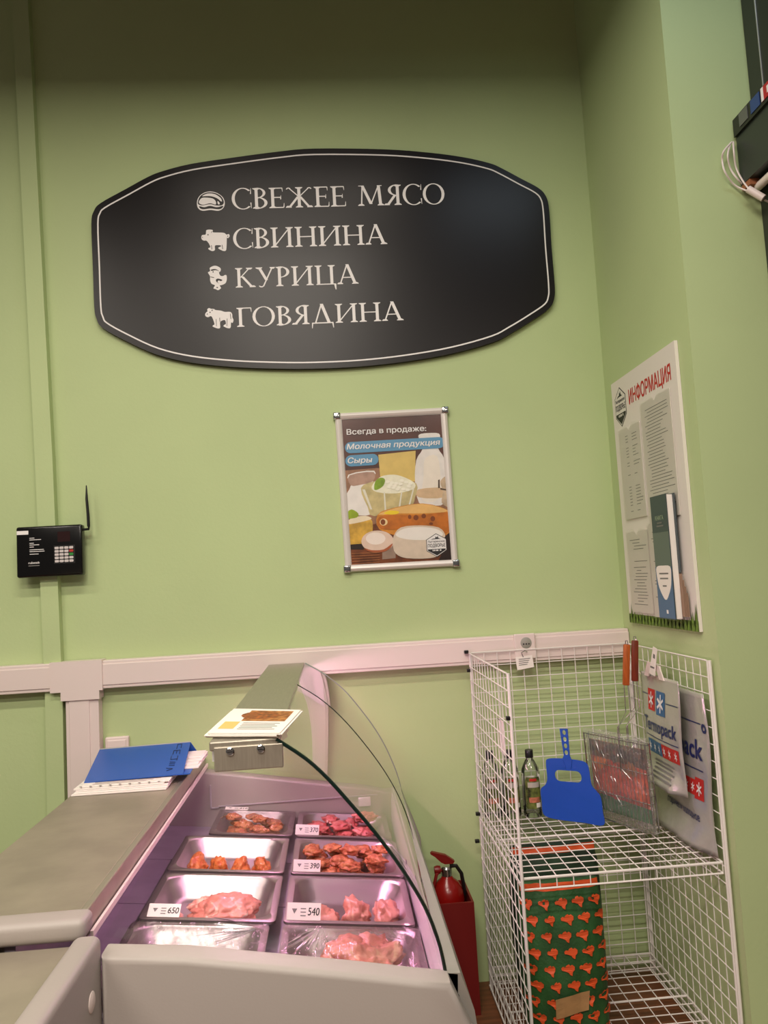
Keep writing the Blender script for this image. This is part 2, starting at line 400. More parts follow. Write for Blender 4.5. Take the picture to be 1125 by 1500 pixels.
# --- icons, in pixels of a 6.67x enlargement whose corner is at (280,265)
def ic(x, y, lay): p = on('y', YS, 280+x/6.67, 265+y/6.67); return V((p.x, YS-.0006-.0003*lay, p.z))
def icon(name, layers, label):
    base = None
    for k, (dark, polys) in enumerate(layers):
        for q in polys:
            mb = MB().poly3([ic(x, y, k) for x, y in q])
            if base is None: base = mb.build(name, print_w, sign, recalc=False); base['label'] = label
            else: mb.build('drawn_detail', print_k if dark else print_w, base, root=sign, recalc=False)
c2 = lambda pts, n=4: [(p[0], p[1]) for p in cr([V(p) for p in pts], n)]
icon('steak_icon', [(0, [c2([(58,200),(85,145),(150,108),(230,110),(300,150),(328,205),(318,260),(270,292),(190,285),(110,292),(65,262)])]),
    (1, [c2([(66,205),(90,150),(150,116),(230,118),(292,152),(320,205),(300,238),(240,240),(185,228),(110,240),(72,230)]), c2([(80,248),(130,258),(185,245),(250,258),(312,245),(300,268),(262,278),(190,270),(120,278),(88,268)])]),
    (0, [c2([(78,200),(105,168),(160,165),(215,175),(242,205),(238,232),(185,220),(120,234),(82,222)]), c2([(108,150),(160,125),(230,130),(285,165),(302,198),(290,200),(255,172),(200,152),(150,150)]), c2([(258,198),(275,210),(280,228),(262,228)])])], 'white steak icon')
icon('pig_icon', [(0, [c2([(100,550),(108,530),(140,525),(146,500),(150,482),(180,476),(212,482),(212,502),(260,505),(320,508),(345,525),(368,520),(376,540),(362,560),(350,556),(348,590),(346,640),(340,680),(312,684),(268,662),(270,650),(292,640),(285,630),(235,632),(232,675),(205,686),(170,668),(172,655),(188,648),(175,615),(150,585),(125,584),(105,572)])]),
    (1, [ell(165, 527, 6, 7, 8), ell(112, 552, 4, 6, 8), ell(358, 541, 5, 6, 8), [(196,500),(206,490),(200,512)], [(196,630),(202,630),(206,670),(200,670)], [(300,625),(305,625),(312,668),(306,668)]])], 'white pig icon')
icon('hen_icon', [(0, [c2([(165,895),(185,880),(182,852),(210,834),(240,830),(272,842),(290,860),(285,885),(272,895),(285,925),(310,930),(330,920),(346,925),(348,965),(335,1000),(300,1018),(280,1022),(292,1045),(285,1056),(262,1068),(240,1058),(220,1052),(222,1040),(232,1020),(200,1005),(185,970),(186,935),(175,915)])]),
    (1, [ell(215, 890, 6, 7, 8), c2([(195,868),(240,862),(275,885),(240,872),(200,880)], 3), c2([(242,968),(262,955),(305,968),(290,980),(268,972),(258,990),(275,1000),(252,992)], 3), [(190,935),(225,942),(224,948),(190,942)], ell(255, 1042, 9, 6, 8)])], 'white hen icon')
icon('cow_icon', [(0, [c2([(137,1302),(150,1282),(160,1276),(158,1255),(175,1243),(195,1250),(222,1252),(240,1262),(290,1268),(330,1280),(380,1280),(400,1300),(404,1335),(414,1360),(405,1388),(390,1385),(386,1432),(362,1440),(318,1422),(322,1408),(340,1395),(328,1360),(285,1378),(284,1432),(262,1442),(212,1424),(216,1410),(228,1400),(214,1352),(195,1322),(165,1332),(142,1322)])]),
    (1, [ell(185, 1285, 6, 7, 8), ell(158, 1302, 5, 6, 8), [(198,1262),(216,1258),(204,1274)], [(242,1350),(247,1350),(250,1420),(245,1420)], [(350,1345),(355,1345),(352,1420),(347,1420)], [(380,1295),(386,1300),(392,1350),(386,1350)], [(276,1340),(282,1336),(284,1378),(279,1378)]])], 'white cow icon')

# ================================================================ POSTER IN SNAP FRAME
TL, TR, BR, BL = [on('y', -.02, *p) for p in ((490,605),(655,596),(672,829),(506,838))]
pf = thing('poster_frame', 'aluminium snap frame with dairy and cheese advertising poster', 'poster', (.26, 0, BL.z))
def rail(a, b, c, d, w):
    """rail along a->b, inside towards c(d)"""
    mb = MB(); t = (b-a).normalized(); n_ = V((-t.z, 0, t.x)); n_ = n_ if n_.dot((c+d)/2-a) > 0 else -n_
    prof = [(0, 0), (0, .012), (.004, .018), (.012, .021), (.020, .018), (w, .012), (w, 0)]
    vs = [a+t*k*(b-a).length+n_*u+V((0, .02-h, 0)) for k in (0, 1) for u, h in prof]; m_ = len(prof)
    mb.add(vs, [(i, i+1, m_+i+1, m_+i) for i in range(m_-1)]+[tuple(range(m_)), tuple(range(2*m_-1, m_-1, -1))]); return mb
frame_m = mat('satin_aluminium', (224, 216, 210), .35, .15)
for a, b, c, d in ((TL, TR, BR, BL), (TR, BR, BL, TL), (BR, BL, TL, TR), (BL, TL, TR, BR)):
    rail(a, b, c, d, .026).build('frame_rail', frame_m, pf, smooth=True)
for p in (TL, TR, BR, BL):
    c = (TL+BR)/2; q = p+(c-p).normalized()*.014
    MB().rbox(q.x-.0145, q.x+.0145, -.0235, -.002, q.z-.0145, q.z+.0145, .006, 3).build('frame_corner', chrome, pf, smooth=True)
def pp(x, y, lay=0): p = on('y', -.010, 470+x/5.114, 580+y/5.114); return V((p.x, -.010-.00004*lay, p.z))
prm = lambda nm, c, **k: mat('poster_'+nm, c, .35, **k)
prt = MB().poly3([pp(*q) for q in ((140,140),(940,95),(1010,1240),(200,1290))]).build('poster_print', prm('brown', (78, 38, 26), var=.2, vscale=7), pf, recalc=False)
LAY = [0]
def ps(polys, c, nm, var=.06, smooth=True, label=None):
    for q in polys:
        LAY[0] += 1
        o = MB().poly3([pp(x, y, LAY[0]) for x, y in (c2(q, 3) if smooth else q)]).build('printed_shape', prm(nm, c, var=var, vscale=30), prt, root=pf, recalc=False)
        if label: o['label'] = label
ps([[(165,560),(420,540),(720,560),(960,560),(1000,1000),(195,1000)]], (150,108,80), 'tan_back', .2, False)
ps([[(195,1000),(700,900),(1000,950),(1005,1235),(205,1280)]], (112,58,26), 'wood_table', .3, False)
ps([[(430,440),(710,410),(705,640),(450,660)]], (214,186,104), 'butter', .05, False, 'printed slab of butter')
ps([[(735,290),(800,278),(885,282),(890,330),(880,395),(925,470),(950,620),(930,800),(820,820),(735,800),(705,640),(715,480),(760,400),(738,330)]], (226,220,214), 'milk_bottle', .06, label='printed milk bottle')
ps([[(780,470),(870,450),(895,600),(885,770),(760,780),(770,600)]], (232,222,208), 'milk_white', .03)
ps([[(730,700),(935,690),(925,760),(735,760)]], (206,176,140), 'bottle_base', .1)
ps([[(205,590),(400,560),(390,640),(400,720),(400,880),(200,880),(185,760),(225,670)]], (232,226,220), 'jug_milk', .04, label='printed milk jug')
ps([[(215,595),(395,570),(388,640),(300,665),(225,670)]], (172,138,120), 'jug_glass', .15)
ps([[(895,640),(950,600),(965,700),(970,830),(905,800),(915,720)]], (190,168,140), 'clip_jar', .2)
ps([[(878,630),(890,625),(892,690),(878,690)], [(895,690),(955,700),(955,712),(895,702)]], (80,60,46), 'jar_wire', 0, False)
ps([[(300,690),(400,640),(560,620),(715,655),(705,760),(660,830),(400,900),(350,830)]], (196,180,128), 'bowl', .15, label='printed glass bowl of cottage cheese')
ps([[(380,680),(440,610),(520,590),(600,600),(700,650),(690,700),(560,730),(420,720)]], (234,230,206), 'curd', .08)
ps([[(400,700),(408,640),(445,612),(480,625),(470,670),(430,700)]], (128,160,30), 'leaf', .25)
ps([[(310,700),(330,700),(385,850),(370,850)], [(470,720),(480,720),(490,860),(478,860)], [(600,720),(610,720),(595,830),(583,830)], [(690,690),(700,690),(668,820),(656,820)]], (222,218,200), 'bowl_rib', 0, False)
ps([[(425,890),(540,840),(760,805),(960,860),(968,960),(940,1040),(620,1050),(440,1000)]], (206,134,44), 'holey_cheese', .12, label='printed piece of holey cheese')
ps([[(430,890),(540,845),(760,808),(955,862),(760,880),(590,880)]], (228,182,110), 'cheese_top', .06)
ps([ell(470, 945, 26, 24, 12), ell(838, 920, 18, 20, 12), ell(770, 900, 17, 18, 12), ell(712, 910, 20, 20, 12), ell(665, 905, 13, 16, 12), ell(825, 957, 15, 10, 12)], (150,84,24), 'cheese_hole', .1, False)
ps([[(470,880),(520,858),(585,866),(570,884),(520,888)]], (236,206,40), 'yellow_glint', 0)
ps([[(190,960),(230,920),(330,900),(385,940),(380,1050),(330,1100),(200,1110)]], (206,162,62), 'cheese_cake', .25, label='printed slice of cheesecake')
ps([[(192,955),(230,915),(330,898),(380,920),(300,945),(220,960)]], (236,220,190), 'cake_top', .05)
ps([[(190,880),(230,850),(280,880),(270,910),(210,920),(190,905)]], (150,172,30), 'lime', .15)
ps([[(200,1115),(330,1105),(320,1150),(205,1150)]], (40,22,14), 'dark_gap', 0, False)
ps([ell(425, 1090, 122, 82, 24)], (222,196,178), 'egg', .05, False, 'printed egg')
ps([[(340,1150),(420,1130),(520,1120),(480,1165),(400,1172)]], (190,112,74), 'egg_shade', .05)
ps([[(545,1050),(600,985),(740,970),(880,985),(930,1040),(920,1100),(900,1180),(820,1215),(640,1215),(560,1180),(540,1120)]], (214,196,176), 'cream_jar', .06, label='printed glass jar of sour cream')
ps([[(560,1040),(620,995),(740,982),(860,995),(915,1035),(860,1070),(740,1080),(620,1070)]], (236,230,222), 'cream', .02)
ps([[(945,930),(968,900),(985,1000),(955,1010)]], (226,206,186), 'egg_edge', .02)
ps([[(460,1130),(560,1120),(560,1215),(460,1225)]], (150,126,110), 'leaflet_reflection', .1, False)
def pill(x0, y0, x1, y1, h):
    d = V((x1-x0, y1-y0)); t = d.normalized(); nn = V((-t.y, t.x)); a = math.degrees(math.atan2(t.y, t.x)); out = []
    for c, s0 in (((x1, y1), -90), ((x0, y0), 90)):
        out += [(c[0]+h*math.cos(R(a+s0+180*i/8)), c[1]+h*math.sin(R(a+s0+180*i/8))) for i in range(9)]
    return out
ps([pill(222, 388, 884, 350, 42), pill(225, 487, 390, 476, 42)], (88,146,182), 'blue_pill', .02, False, 'blue rounded text background')
ps([ell(500+((i*53) % 180), 630+((i*37) % 70)+.12*abs(((i*53) % 240)-110), 17, 12, 8) for i in range(16)], (244,240,222), 'curd_lump', .02, False)
ps([[(440,905),(600,892),(760,892),(960,872),(966,955),(940,1030),(700,1000),(450,995)]], (184,104,26), 'cheese_face', .18)
ps([ell(470, 945, 30, 27, 12)], (234,206,150), 'hole_ring', .1, False)
ps([ell(465, 945, 18, 22, 12), ell(838, 920, 18, 20, 12), ell(770, 900, 17, 18, 12), ell(712, 912, 20, 20, 12), ell(665, 907, 13, 16, 12), ell(825, 957, 15, 10, 12)], (124,62,16), 'cheese_hole2', .1, False)
ps([ell(425, 1090, 122, 82, 24)], (222,200,186), 'egg', .05, False)
ps([ell(410, 1068, 74, 46, 20)], (240,226,216), 'egg_light', .02, False)
ps([[(330,1140),(380,1155),(470,1150),(535,1105),(520,1140),(470,1168),(400,1172),(350,1160)]], (172,92,54), 'egg_shade2', .05)
ps([[(545,1050),(600,985),(740,970),(880,985),(930,1040),(920,1100),(900,1180),(820,1215),(640,1215),(560,1180),(540,1120)]], (206,188,168), 'cream_jar', .06)
ps([[(560,1040),(620,995),(740,982),(860,995),(915,1035),(860,1070),(740,1080),(620,1070)]], (238,232,224), 'cream', .02)
ps([[(925,1060),(985,1000),(1003,1120),(1006,1232),(880,1236),(905,1180)]], (38,20,12), 'dark_corner', .1, False)
for k in range(5): ps([[(208+k*3,1180+k*20),(440,1170+k*18),(440,1176+k*18),(208+k*3,1186+k*20)]], (150,92,52), 'wood_streak', .2, False)
LAY[0] += 3
def ptext(s, a, b, cap, bold, shear=0, material=print_w, lay=None, label=True):
    A_, B_ = pp(*a, lay or LAY[0]), pp(*b, lay or LAY[0]); U = (B_-A_).normalized(); Wn = V((0, -1, 0)).cross(U) ; Wn = Wn if Wn.z > 0 else -Wn
    o = text_mb(s, (B_-A_).length, cap/5.114*2.99/FPX, bold, shear, lambda u, v: A_+U*u+Wn*v).build('lettering', material, prt, root=pf, recalc=False)
ptext('Всегда в продаже:', (195, 292), (788, 262), 42, .018)
ptext('Молочная продукция', (195, 402), (893, 366), 42, .018, .18)
ptext('Сыры', (203, 505), (385, 498), 42, .018, .18)
# emblem: hexagon with two lines of lettering (used on the poster and on the board)
def emblem(fn, parent, root, matk, matw):
    hexo = [(0, 1), (.86, .5), (.86, -.46), (0, -1), (-.86, -.46), (-.86, .5)]
    e = MB().poly3([fn(x*1.06, y*1.06, 0) for x, y in hexo]).build('emblem', matk, parent, root=root, recalc=False)
    MB().poly3([fn(x, y, 1) for x, y in hexo]).build('emblem_ground', matw, e, root=root, recalc=False)
    mb = MB().poly3([fn(x, y, 2) for x, y in ((-.80, -.34), (.80, -.34), (.80, -.46), (0, -.93), (-.80, -.46))])
    mb.poly3([fn(x, y, 2) for x, y in ((-.5, .50), (-.3, .60), (-.1, .62), (-.02, .80), (.06, .68), (.16, .84), (.2, .64), (.42, .54), (.2, .54), (-.2, .54))])
    mb.build('emblem_drawing', matk, e, root=root, recalc=False)
    text_mb('Пыттаринское', 1.5, .17, .02, 0, lambda u, v: fn(-.75+u, .26+v, 2)).build('lettering', matk, e, root=root, recalc=False)
    text_mb('ПОДВОРЬЕ', 1.56, .30, .02, 0, lambda u, v: fn(-.78+u, -.16+v, 2)).build('lettering', matk, e, root=root, recalc=False)
    mb = MB()
    for x0, x1 in ((-.38, -.30), (-.26, -.14), (-.08, .14), (.26, .40)): mb.poly3([fn(x, y, 3) for x, y in ((x0, -.52), (x1, -.52), (x1, -.40), (x0, -.40))])
    mb.build('emblem_marks', matw, e, root=root, recalc=False)
    return e
ec = pp(866, 1118, 0); es = 84/5.114*2.99/FPX
emblem(lambda x, y, l: V((ec.x+x*es*1.0+y*es*.0-.0, -.010-.00004*(LAY[0]+4+l), ec.z+y*es+x*es*.01)), prt, pf, print_k, print_w)
MB().poly3([V((p.x, -.0175, p.z)) for p in (pp(140,140), pp(940,95), pp(1010,1240), pp(200,1290))]).build('cover_sheet', glassy('poster_cover', (.98, .98, .98), .01, .1), pf, recalc=False)

# ================================================================ INFORMATION BOARD on the right wall
XB = XR-.012
bd = thing('information_board', 'white information board with red heading on the side wall', 'notice board', (XR, -.35, on('x', XB, 1024, 925).z))
def bp(px, py, lay=0): p = on('x', XB, px, py); return V((XB-.0004*lay, p.y, p.z))
q = [bp(*p) for p in ((895.5,560),(988,502),(1024,925),(922,912))]
q = [V((XB, (q[0].y+q[3].y)/2, (q[0].z+q[1].z)/2)), V((XB, (q[1].y+q[2].y)/2, (q[0].z+q[1].z)/2)), V((XB, (q[1].y+q[2].y)/2, (q[2].z+q[3].z)/2)), V((XB, (q[0].y+q[3].y)/2, (q[2].z+q[3].z)/2))]
Y0, Y1, Z0, Z1 = q[0].y, q[1].y, q[2].z, q[0].z       # far, near, bottom, top
MB().box(XB, XR-.001, Y1, Y0, Z0, Z1).build('plate', mat('board_white', (222, 214, 206), .5), bd)
def bb(u, v, lay=0): return V((XB-.0004*lay-.0002, Y0+(Y1-Y0)*u, Z1+(Z0-Z1)*v))     # u 0..1 left-right, v 0..1 top-down
BW, BH = Y0-Y1, Z1-Z0
text_mb('ИНФОРМАЦИЯ', BW*.63, .052, .022, 0, lambda u, v: bb(.295+u/BW, .125-v/BH, 1)).build('heading', print_red, bd, recalc=False)
emblem(lambda x, y, l: bb(.145+x*.105, .115-y*.078, 1+l), bd, bd, print_k, mat('board_white2', (214, 208, 200), .5))
# grass strip
mb = MB(); random.seed(4)
for i in range(60):
    u = (i+.5)/60; edge = max(0, abs(u-.5)-.38)/.12; h = .038+.006*random.random()+edge*.07*random.random()
    mb.poly3([bb(max(0, u-.016), 1, 1+i % 3), bb(min(1, u+.016), 1, 1+i % 3), bb(min(1, u+.010*random.random()), 1-h, 1+i % 3)])
mb.poly3([bb(0, 1, 1), bb(1, 1, 1), bb(1, .964, 1), bb(0, .964, 1)])
mb.build('grass_print', mat('grass_print', (92, 120, 36), .6, var=.4, vscale=60), bd, recalc=False)
# document pockets: u0,u1,v0,v1
random.seed(11)
pockets = [(.10, .44, .20, .58), (.49, .90, .14, .60), (.09, .42, .62, .955), (.44, .80, .60, .965)]
for k, (u0, u1, v0, v1) in enumerate(pockets):
    sh = MB().box(XB-.0035, XB-.0005, Y0+(Y1-Y0)*u1, Y0+(Y1-Y0)*u0, Z1+(Z0-Z1)*v1, Z1+(Z0-Z1)*(v0+.012)).build('document_sheet', paper2, bd)
    sh['label'] = ['upper left document in pocket', 'upper right dense document in pocket', 'lower left document in pocket', 'lower right document behind booklet'][k]
    ln = MB(); rows = int((v1-v0)/.0125)
    for r_ in range(2, rows-2):
        if random.random() < .25 and k != 1: continue
        v = v0+.02+r_*.0122
        if k == 0: segs = [(.28, .40), (.60, .60+random.uniform(.12, .32))]
        elif k == 1: a = random.uniform(.08, .2); segs = [(a, random.uniform(.6, .95))]
        else: a = random.uniform(.1, .35); segs = [(a, random.uniform(.55, .92))]
        for a, b in segs:
            ln.poly3([bb(u0+(u1-u0)*uu, vv, 9) for uu, vv in ((a, v), (b, v), (b, v+.0024), (a, v+.0024))])
    ln.build('printed_lines', print_grey, sh, root=bd, recalc=False)
    c = [(u0-.015, v0+.01), (u0-.015, v1+.004), (u1+.015, v1+.004), (u1+.015, v0+.01), ((u0+u1)/2+.05, v0), ((u0+u1)/2, v0+.025), ((u0+u1)/2-.05, v0)]
    MB().poly3([bb(u, v, 14) for u, v in c]).build('pocket', glassy('pocket_plastic', (.99, .99, .985), .0, .1, gmul=.5), bd, recalc=False)
# booklets standing in the lower right pocket
yb0, yb1 = on('x', XB-.012, 963, 750).y, on('x', XB-.012, 987, 750).y
zb1, zb0 = on('x', XB-.012, 978, 724).z, on('x', XB-.012, 985, 906).z
bk = thing('complaints_book', 'dark blue booklet with white shield standing in board pocket', 'book', (XB-.02, (yb0+yb1)/2, zb0))
xb = XB-.034
MB().box(xb, xb+.002, yb1, yb0, zb0, zb1).build('cover', mat('booklet_dark', (52, 66, 72), .4), bk)
MB().box(xb-.0006, xb, yb1+.004, yb0, zb0+.003, zb0+(zb1-zb0)*.42).build('lower_cover_print', mat('booklet_blue', (74, 102, 140), .4), bk)
MB().box(xb-.0004, xb, yb1+.002, yb0, zb0+(zb1-zb0)*.42, zb0+(zb1-zb0)*.70).build('middle_cover_print', mat('booklet_olive', (92, 104, 98), .4), bk)
MB().box(xb+.002, XB-.012, yb1+.003, yb0-.003, zb0+.003, zb1-.003).build('pages', paper, bk)
MB().box(XB-.012, XB-.010, yb1-.012, yb0, zb0+(zb1-zb0)*.37, zb1).build('back_cover', mat('booklet_dark', (52, 66, 72), .4), bk)
bw_, bh_ = yb0-yb1, zb1-zb0
kf = lambda u, v, l=1: V((xb-.0006-.0003*l, yb0-bw_*u, zb0+bh_*v))
MB().poly3([kf(u, v) for u, v in c2([(.08, .42), (.5, .43), (.92, .42), (.94, .34), (.85, .25), (.62, .17), (.5, .155), (.38, .17), (.15, .25), (.06, .34)], 3)]).build('shield_print', paper, bk, recalc=False)
text_mb('КНИГА', bw_*.5, .014, .02, 0, lambda u, v: kf(.25+u/bw_, .80+v/bh_)).build('lettering', mat('pale_green_print', (150, 168, 140), .6), bk, recalc=False)
mb = MB()
for v, a, b in ((.77, .35, .65), (.745, .3, .72), (.36, .22, .78), (.32, .25, .75), (.26, .38, .62)): mb.poly3([kf(*p, 2) for p in ((a, v), (b, v), (b, v+.012), (a, v+.012))])
mb.build('printed_lines', print_grey, bk, recalc=False)
text_mb('1', bw_*.08, .012, .02, 0, lambda u, v: kf(.5+u/bw_, .045+v/bh_)).build('lettering', print_w, bk, recalc=False)
lf = MB()
for i in range(4):
    a = yb1-.003-.006*i; lf.box(XB-.010+.0018*i-.004, XB-.010+.0018*i-.003, a-.02, a, zb0+.01, zb0+bh_*(.36-.05*i))
tag(lf.build('leaflet', mat('kraft_paper', (150, 122, 100), .7)), 'brown leaflets tucked beside the blue booklet in board pocket', 'leaflet')

# ================================================================ ALARM TERMINAL
yt = -.075
a, b, c, d = [on('y', yt, *p) for p in ((22, 772), (119, 768), (122, 841), (25, 848))]
x0, x1, z1, z0 = (a.x+d.x)/2, (b.x+c.x)/2, (a.z+b.z)/2, (c.z+d.z)/2
tm = thing('alarm_terminal', 'black wall terminal with keypad fixed over the green pipe', 'terminal', ((x0+x1)/2, -.035, z0))
MB().rbox(x0, x1, yt, -.036, z0, z1, .008, 3).build('casing', mat('glossy_black', (12, 11, 11), .18), tm, smooth=True)
W_, H_ = x1-x0, z1-z0
tf = lambda u, v, l=1: V((x0+W_*u, yt-.0006*l, z1-H_*v))
def tq(name, m_, u0, u1, v0, v1, l=1, par=None): return MB().prism([(u0, v0), (u1, v0), (u1, v1), (u0, v1)], tf(0, 0, l), (W_, 0, 0), (0, 0, -H_), (0, 1, 0), .0005).build(name, m_, par or tm, root=tm)
tq('sticker', print_w, .015, .19, .08, .155)
tq('display', mat('dim_display', (44, 26, 26), .1), .63, .82, .13, .33)
kp = tq('keypad', mat('keypad_black', (20, 18, 18), .4), .57, .89, .40, .76)
keyw = mat('grey_key', (200, 192, 190), .5)
for r_ in range(5):
    for c_ in range(4):
        u = .585+c_*.073; v = .425+r_*.065
        km = keyw
        if c_ == 3 and r_ == 1: km = mat('red_key', (176, 40, 30), .5)
        if c_ == 3 and r_ == 2: km = mat('green_key', (40, 132, 52), .5)
        MB().prism(rrect(u, u+.062, v, v+.048, .012, 2), tf(0, 0, 4), (W_, 0, 0), (0, 0, -H_), (0, 1, 0), .0018).build('key', km, kp, root=tm)
mb = MB()
for v, b_ in ((.225, .28), (.26, .38), (.325, .27), (.36, .35), (.40, .27), (.455, .42), (.49, .43), (.54, .34)): mb.poly3([tf(u, vv) for u, vv in ((.205, v), (b_, v), (b_, v+.011), (.205, v+.011))])
mb.build('printed_lines', print_w, tm, recalc=False)
text_mb('rubetek', W_*.17, H_*.045, .01, 0, lambda u, v: tf(.185, .735)+V((u, 0, v))).build('lettering', print_w, tm, recalc=False)
mb = MB().poly3([tf(u, v) for u, v in ((.185, .765), (.35, .765), (.35, .78), (.185, .78))]).build('printed_strapline', print_grey, tm, recalc=False)
pa = on('y', -.055, 121, 776); pb = on('y', -.055, 130, 775); pc = on('y', -.055, 126.5, 711)
an = MB().tube([pa-V((.006, 0, 0)), pb, pb+V((0, 0, .012))], .005, 8).tube([pb+V((0, 0, .01)), pb+V((-.001, 0, .05)), pc-V((0, 0, .05)), pc], [.0055, .0055, .005, .0018], 8).build('antenna', black, tm, smooth=True)

# ================================================================ WHITE CABLE TRUNKING
tk = thing('cable_trunking', 'white plastic cable trunking running along the green wall', 'trunking', (0, 0, 1.15))
ZT0, ZT1 = 1.157, 1.257
mb = MB().rbox(-2.5, -1.03, -.05, -.001, ZT0, ZT1, .003); mb.build('channel', plastic_w, tk)
MB().rbox(-2.5, -1.03, -.054, -.048, ZT0+.012, ZT1-.012, .002).build('lid', plastic_w, tk)
MB().rbox(-.90, XR-.002, -.05, -.001, ZT0, ZT1, .003).build('channel', plastic_w, tk)
MB().rbox(-.87, XR-.002, -.054, -.048, ZT0+.012, ZT1-.012, .002).build('lid', plastic_w, tk)
MB().rbox(-.985, -.868, -.05, -.001, .0, ZT0+.01, .003).build('channel', plastic_w, tk)
MB().rbox(-.972, -.90, -.054, -.048, .0, ZT0-.03, .002).build('lid', plastic_w, tk)
tj = [(-1.035, ZT0-.004), (-.998, ZT0-.004), (-.998, ZT0-.035), (-.862, ZT0-.035), (-.862, ZT0-.004), (-.850, ZT0-.004), (-.850, ZT1+.004), (-1.035, ZT1+.004)]
MB().prism(tj, (0, -.06, 0), (1, 0, 0), (0, 0, 1), (0, 1, 0), .055).build('tee_cover', plastic_w, tk)
# socket in the trunking
sc_ = on('y', -.062, 769, 944)
so_ = thing('wall_socket', 'white power socket set in the trunking behind the rack', 'socket', (sc_.x, -.054, 1.16))
MB().rbox(sc_.x-.04, sc_.x+.04, -.064, -.054, 1.168, 1.262, .004).build('face_plate', plastic_w, so_)
MB().lathe([(.021, 0), (.021, -.003), (.019, -.004)], (sc_.x+.004, -.062, sc_.z+.006), 24, (0, 1, 0)).build('socket_well', mat('socket_grey', (150, 148, 138), .5), so_, smooth=True)
for dx in (-.010, 0, .010): MB().lathe([(.0028, 0), (.0028, -.002)], (sc_.x+.004+dx, -.065, sc_.z+.002), 10, (0, 1, 0)).build('contact_hole', black, so_)
sw = on('y', -.02, 171, 1087)
t = thing('light_switch', 'small white wall socket half hidden behind the blue binder', 'socket', (sw.x, 0, sw.z-.05))
MB().rbox(sw.x-.042, sw.x+.042, -.02, 0, sw.z-.06, sw.z+.018, .004).build('face_plate', plastic_w, t)
MB().rbox(sw.x-.034, sw.x+.034, -.024, -.018, sw.z-.05, sw.z+.008, .003).build('inner_plate', plastic_w, t)

# ================================================================ DISPLAY CASE
YN, YF = -1.45, -.06
dc = thing('meat_display_case', 'glass-fronted refrigerated meat counter with steel worktop', 'display case', (-.2, -.75, 0))
near = [(-.124,1.203),(-.07,1.163),(-.029,1.122),(.011,1.073),(.051,1.022),(.093,.961),(.126,.905),(.150,.855),(.168,.795),(.176,.745)]
far = [(-.118,1.203),(-.062,1.168),(-.012,1.128),(.030,1.085),(.072,1.03),(.115,.967),(.150,.905),(.176,.845),(.197,.785),(.208,.735)]
nearc = [(p[0], p[1]) for p in cr([V(p) for p in near], 3, False)]; farc = [(p[0], p[1]) for p in cr([V(p) for p in far], 3, False)]
def gp(i, y): k = (y-YN)/(YF-YN); a, b = nearc[i], farc[i]; return V((a[0]+(b[0]-a[0])*k, y, a[1]+(b[1]-a[1])*k))
NG = len(nearc); YM = -.66
for nm, ya, yb in (('front_glass', YN, YM-.004), ('front_glass', YM+.004, YF)):
    mb = MB()
    mb.add([gp(i, y) for y in (ya, yb) for i in range(NG)], [(i, i+1, NG+i+1, NG+i) for i in range(NG-1)])
    g = mb.build(nm, glass, dc, smooth='all', recalc=False)
    MB().tube([gp(i, ya) for i in range(NG)], .0036 if ya == YN else .0014, 6).build('near_edge', edge_m, g, root=dc, smooth=True)
    if ya != YN: MB().tube([gp(i, yb) for i in range(NG)], .0022, 6).build('far_edge', edge_l, g, root=dc, smooth=True)
# end glasses
ez = [( -.47, .872)]
def endglass(y, cv):
    pts = [(-.26, 1.17)]+list(cv)+[(.165, .76), (-.46, .86)]
    return MB().poly3([V((x, y, z)) for x, z in pts])
endglass(YN+.012, nearc).build('end_glass', glass_side, dc, recalc=False)
endglass(YF-.012, farc).build('end_glass', glass_side, dc, recalc=False)
# top shelf
MB().rbox(-.252, -.120, YN, YF, 1.188, 1.206, .003).build('top_shelf', steel, dc)
MB().box(-.25, -.205, YN+.02, YF-.02, 1.165, 1.188).build('lamp_housing', white_paint, dc)
pk = (255, 184, 228)
MB().tube([(-.19, YN+.10, 1.174), (-.19, YF-.08, 1.174)], .009, 10).build('lamp_tube', mat('pink_lamp', (255, 235, 245), .5, emit=pk, estr=44), dc, smooth=True)
plt = MB().rbox(-.243, -.112, YN-.004, YN+.004, 1.150, 1.196, .002).build('end_bracket', steel, dc)
for px, py in ((337, 1101), (382, 1097)):
    p = on('y', YN-.006, px, py)
    MB().lathe([(.008, 0), (.008, -.004), (.006, -.006)], (p.x, YN-.003, p.z), 16, (0, 1, 0)).build('screw', chrome, plt, root=dc, smooth=True)
    MB().box(p.x-.005, p.x+.005, YN-.0105, YN-.009, p.z-.0008, p.z+.0008).build('screw_slot', black, plt, root=dc)
cs = [on('y', YF-.005, 270+x/3.04, 940+y/3.04) for x, y in ((498,215),(538,97),(604,135),(618,180),(624,290),(560,250))]
MB().prism([(p.x, p.z) for p in cs], (0, YF-.006, 0), (1, 0, 0), (0, 0, 1), (0, 1, 0), .006).build('reflection_plate', mat('reflection_grey', (176, 172, 164), .5), dc)  # solid grey plate added in the outline of a reflection in the end glass
# worktop
MB().rbox(-.82, -.512, -1.412, -.02, .880, .900, .003).build('worktop', steel_top, dc)
MB().rbox(-.513, -.497, -1.412, -.03, .852, .9015, .003).build('worktop_lip', steel, dc)
MB().box(-.494, -.488, -1.41, -.03, .850, .862).build('door_rail', plastic_w, dc)
MB().rbox(-1.1, -.484, -1.475, -1.413, .868, .909, .014, 4).build('worktop_end_trim', plastic_w2, dc, smooth=True)
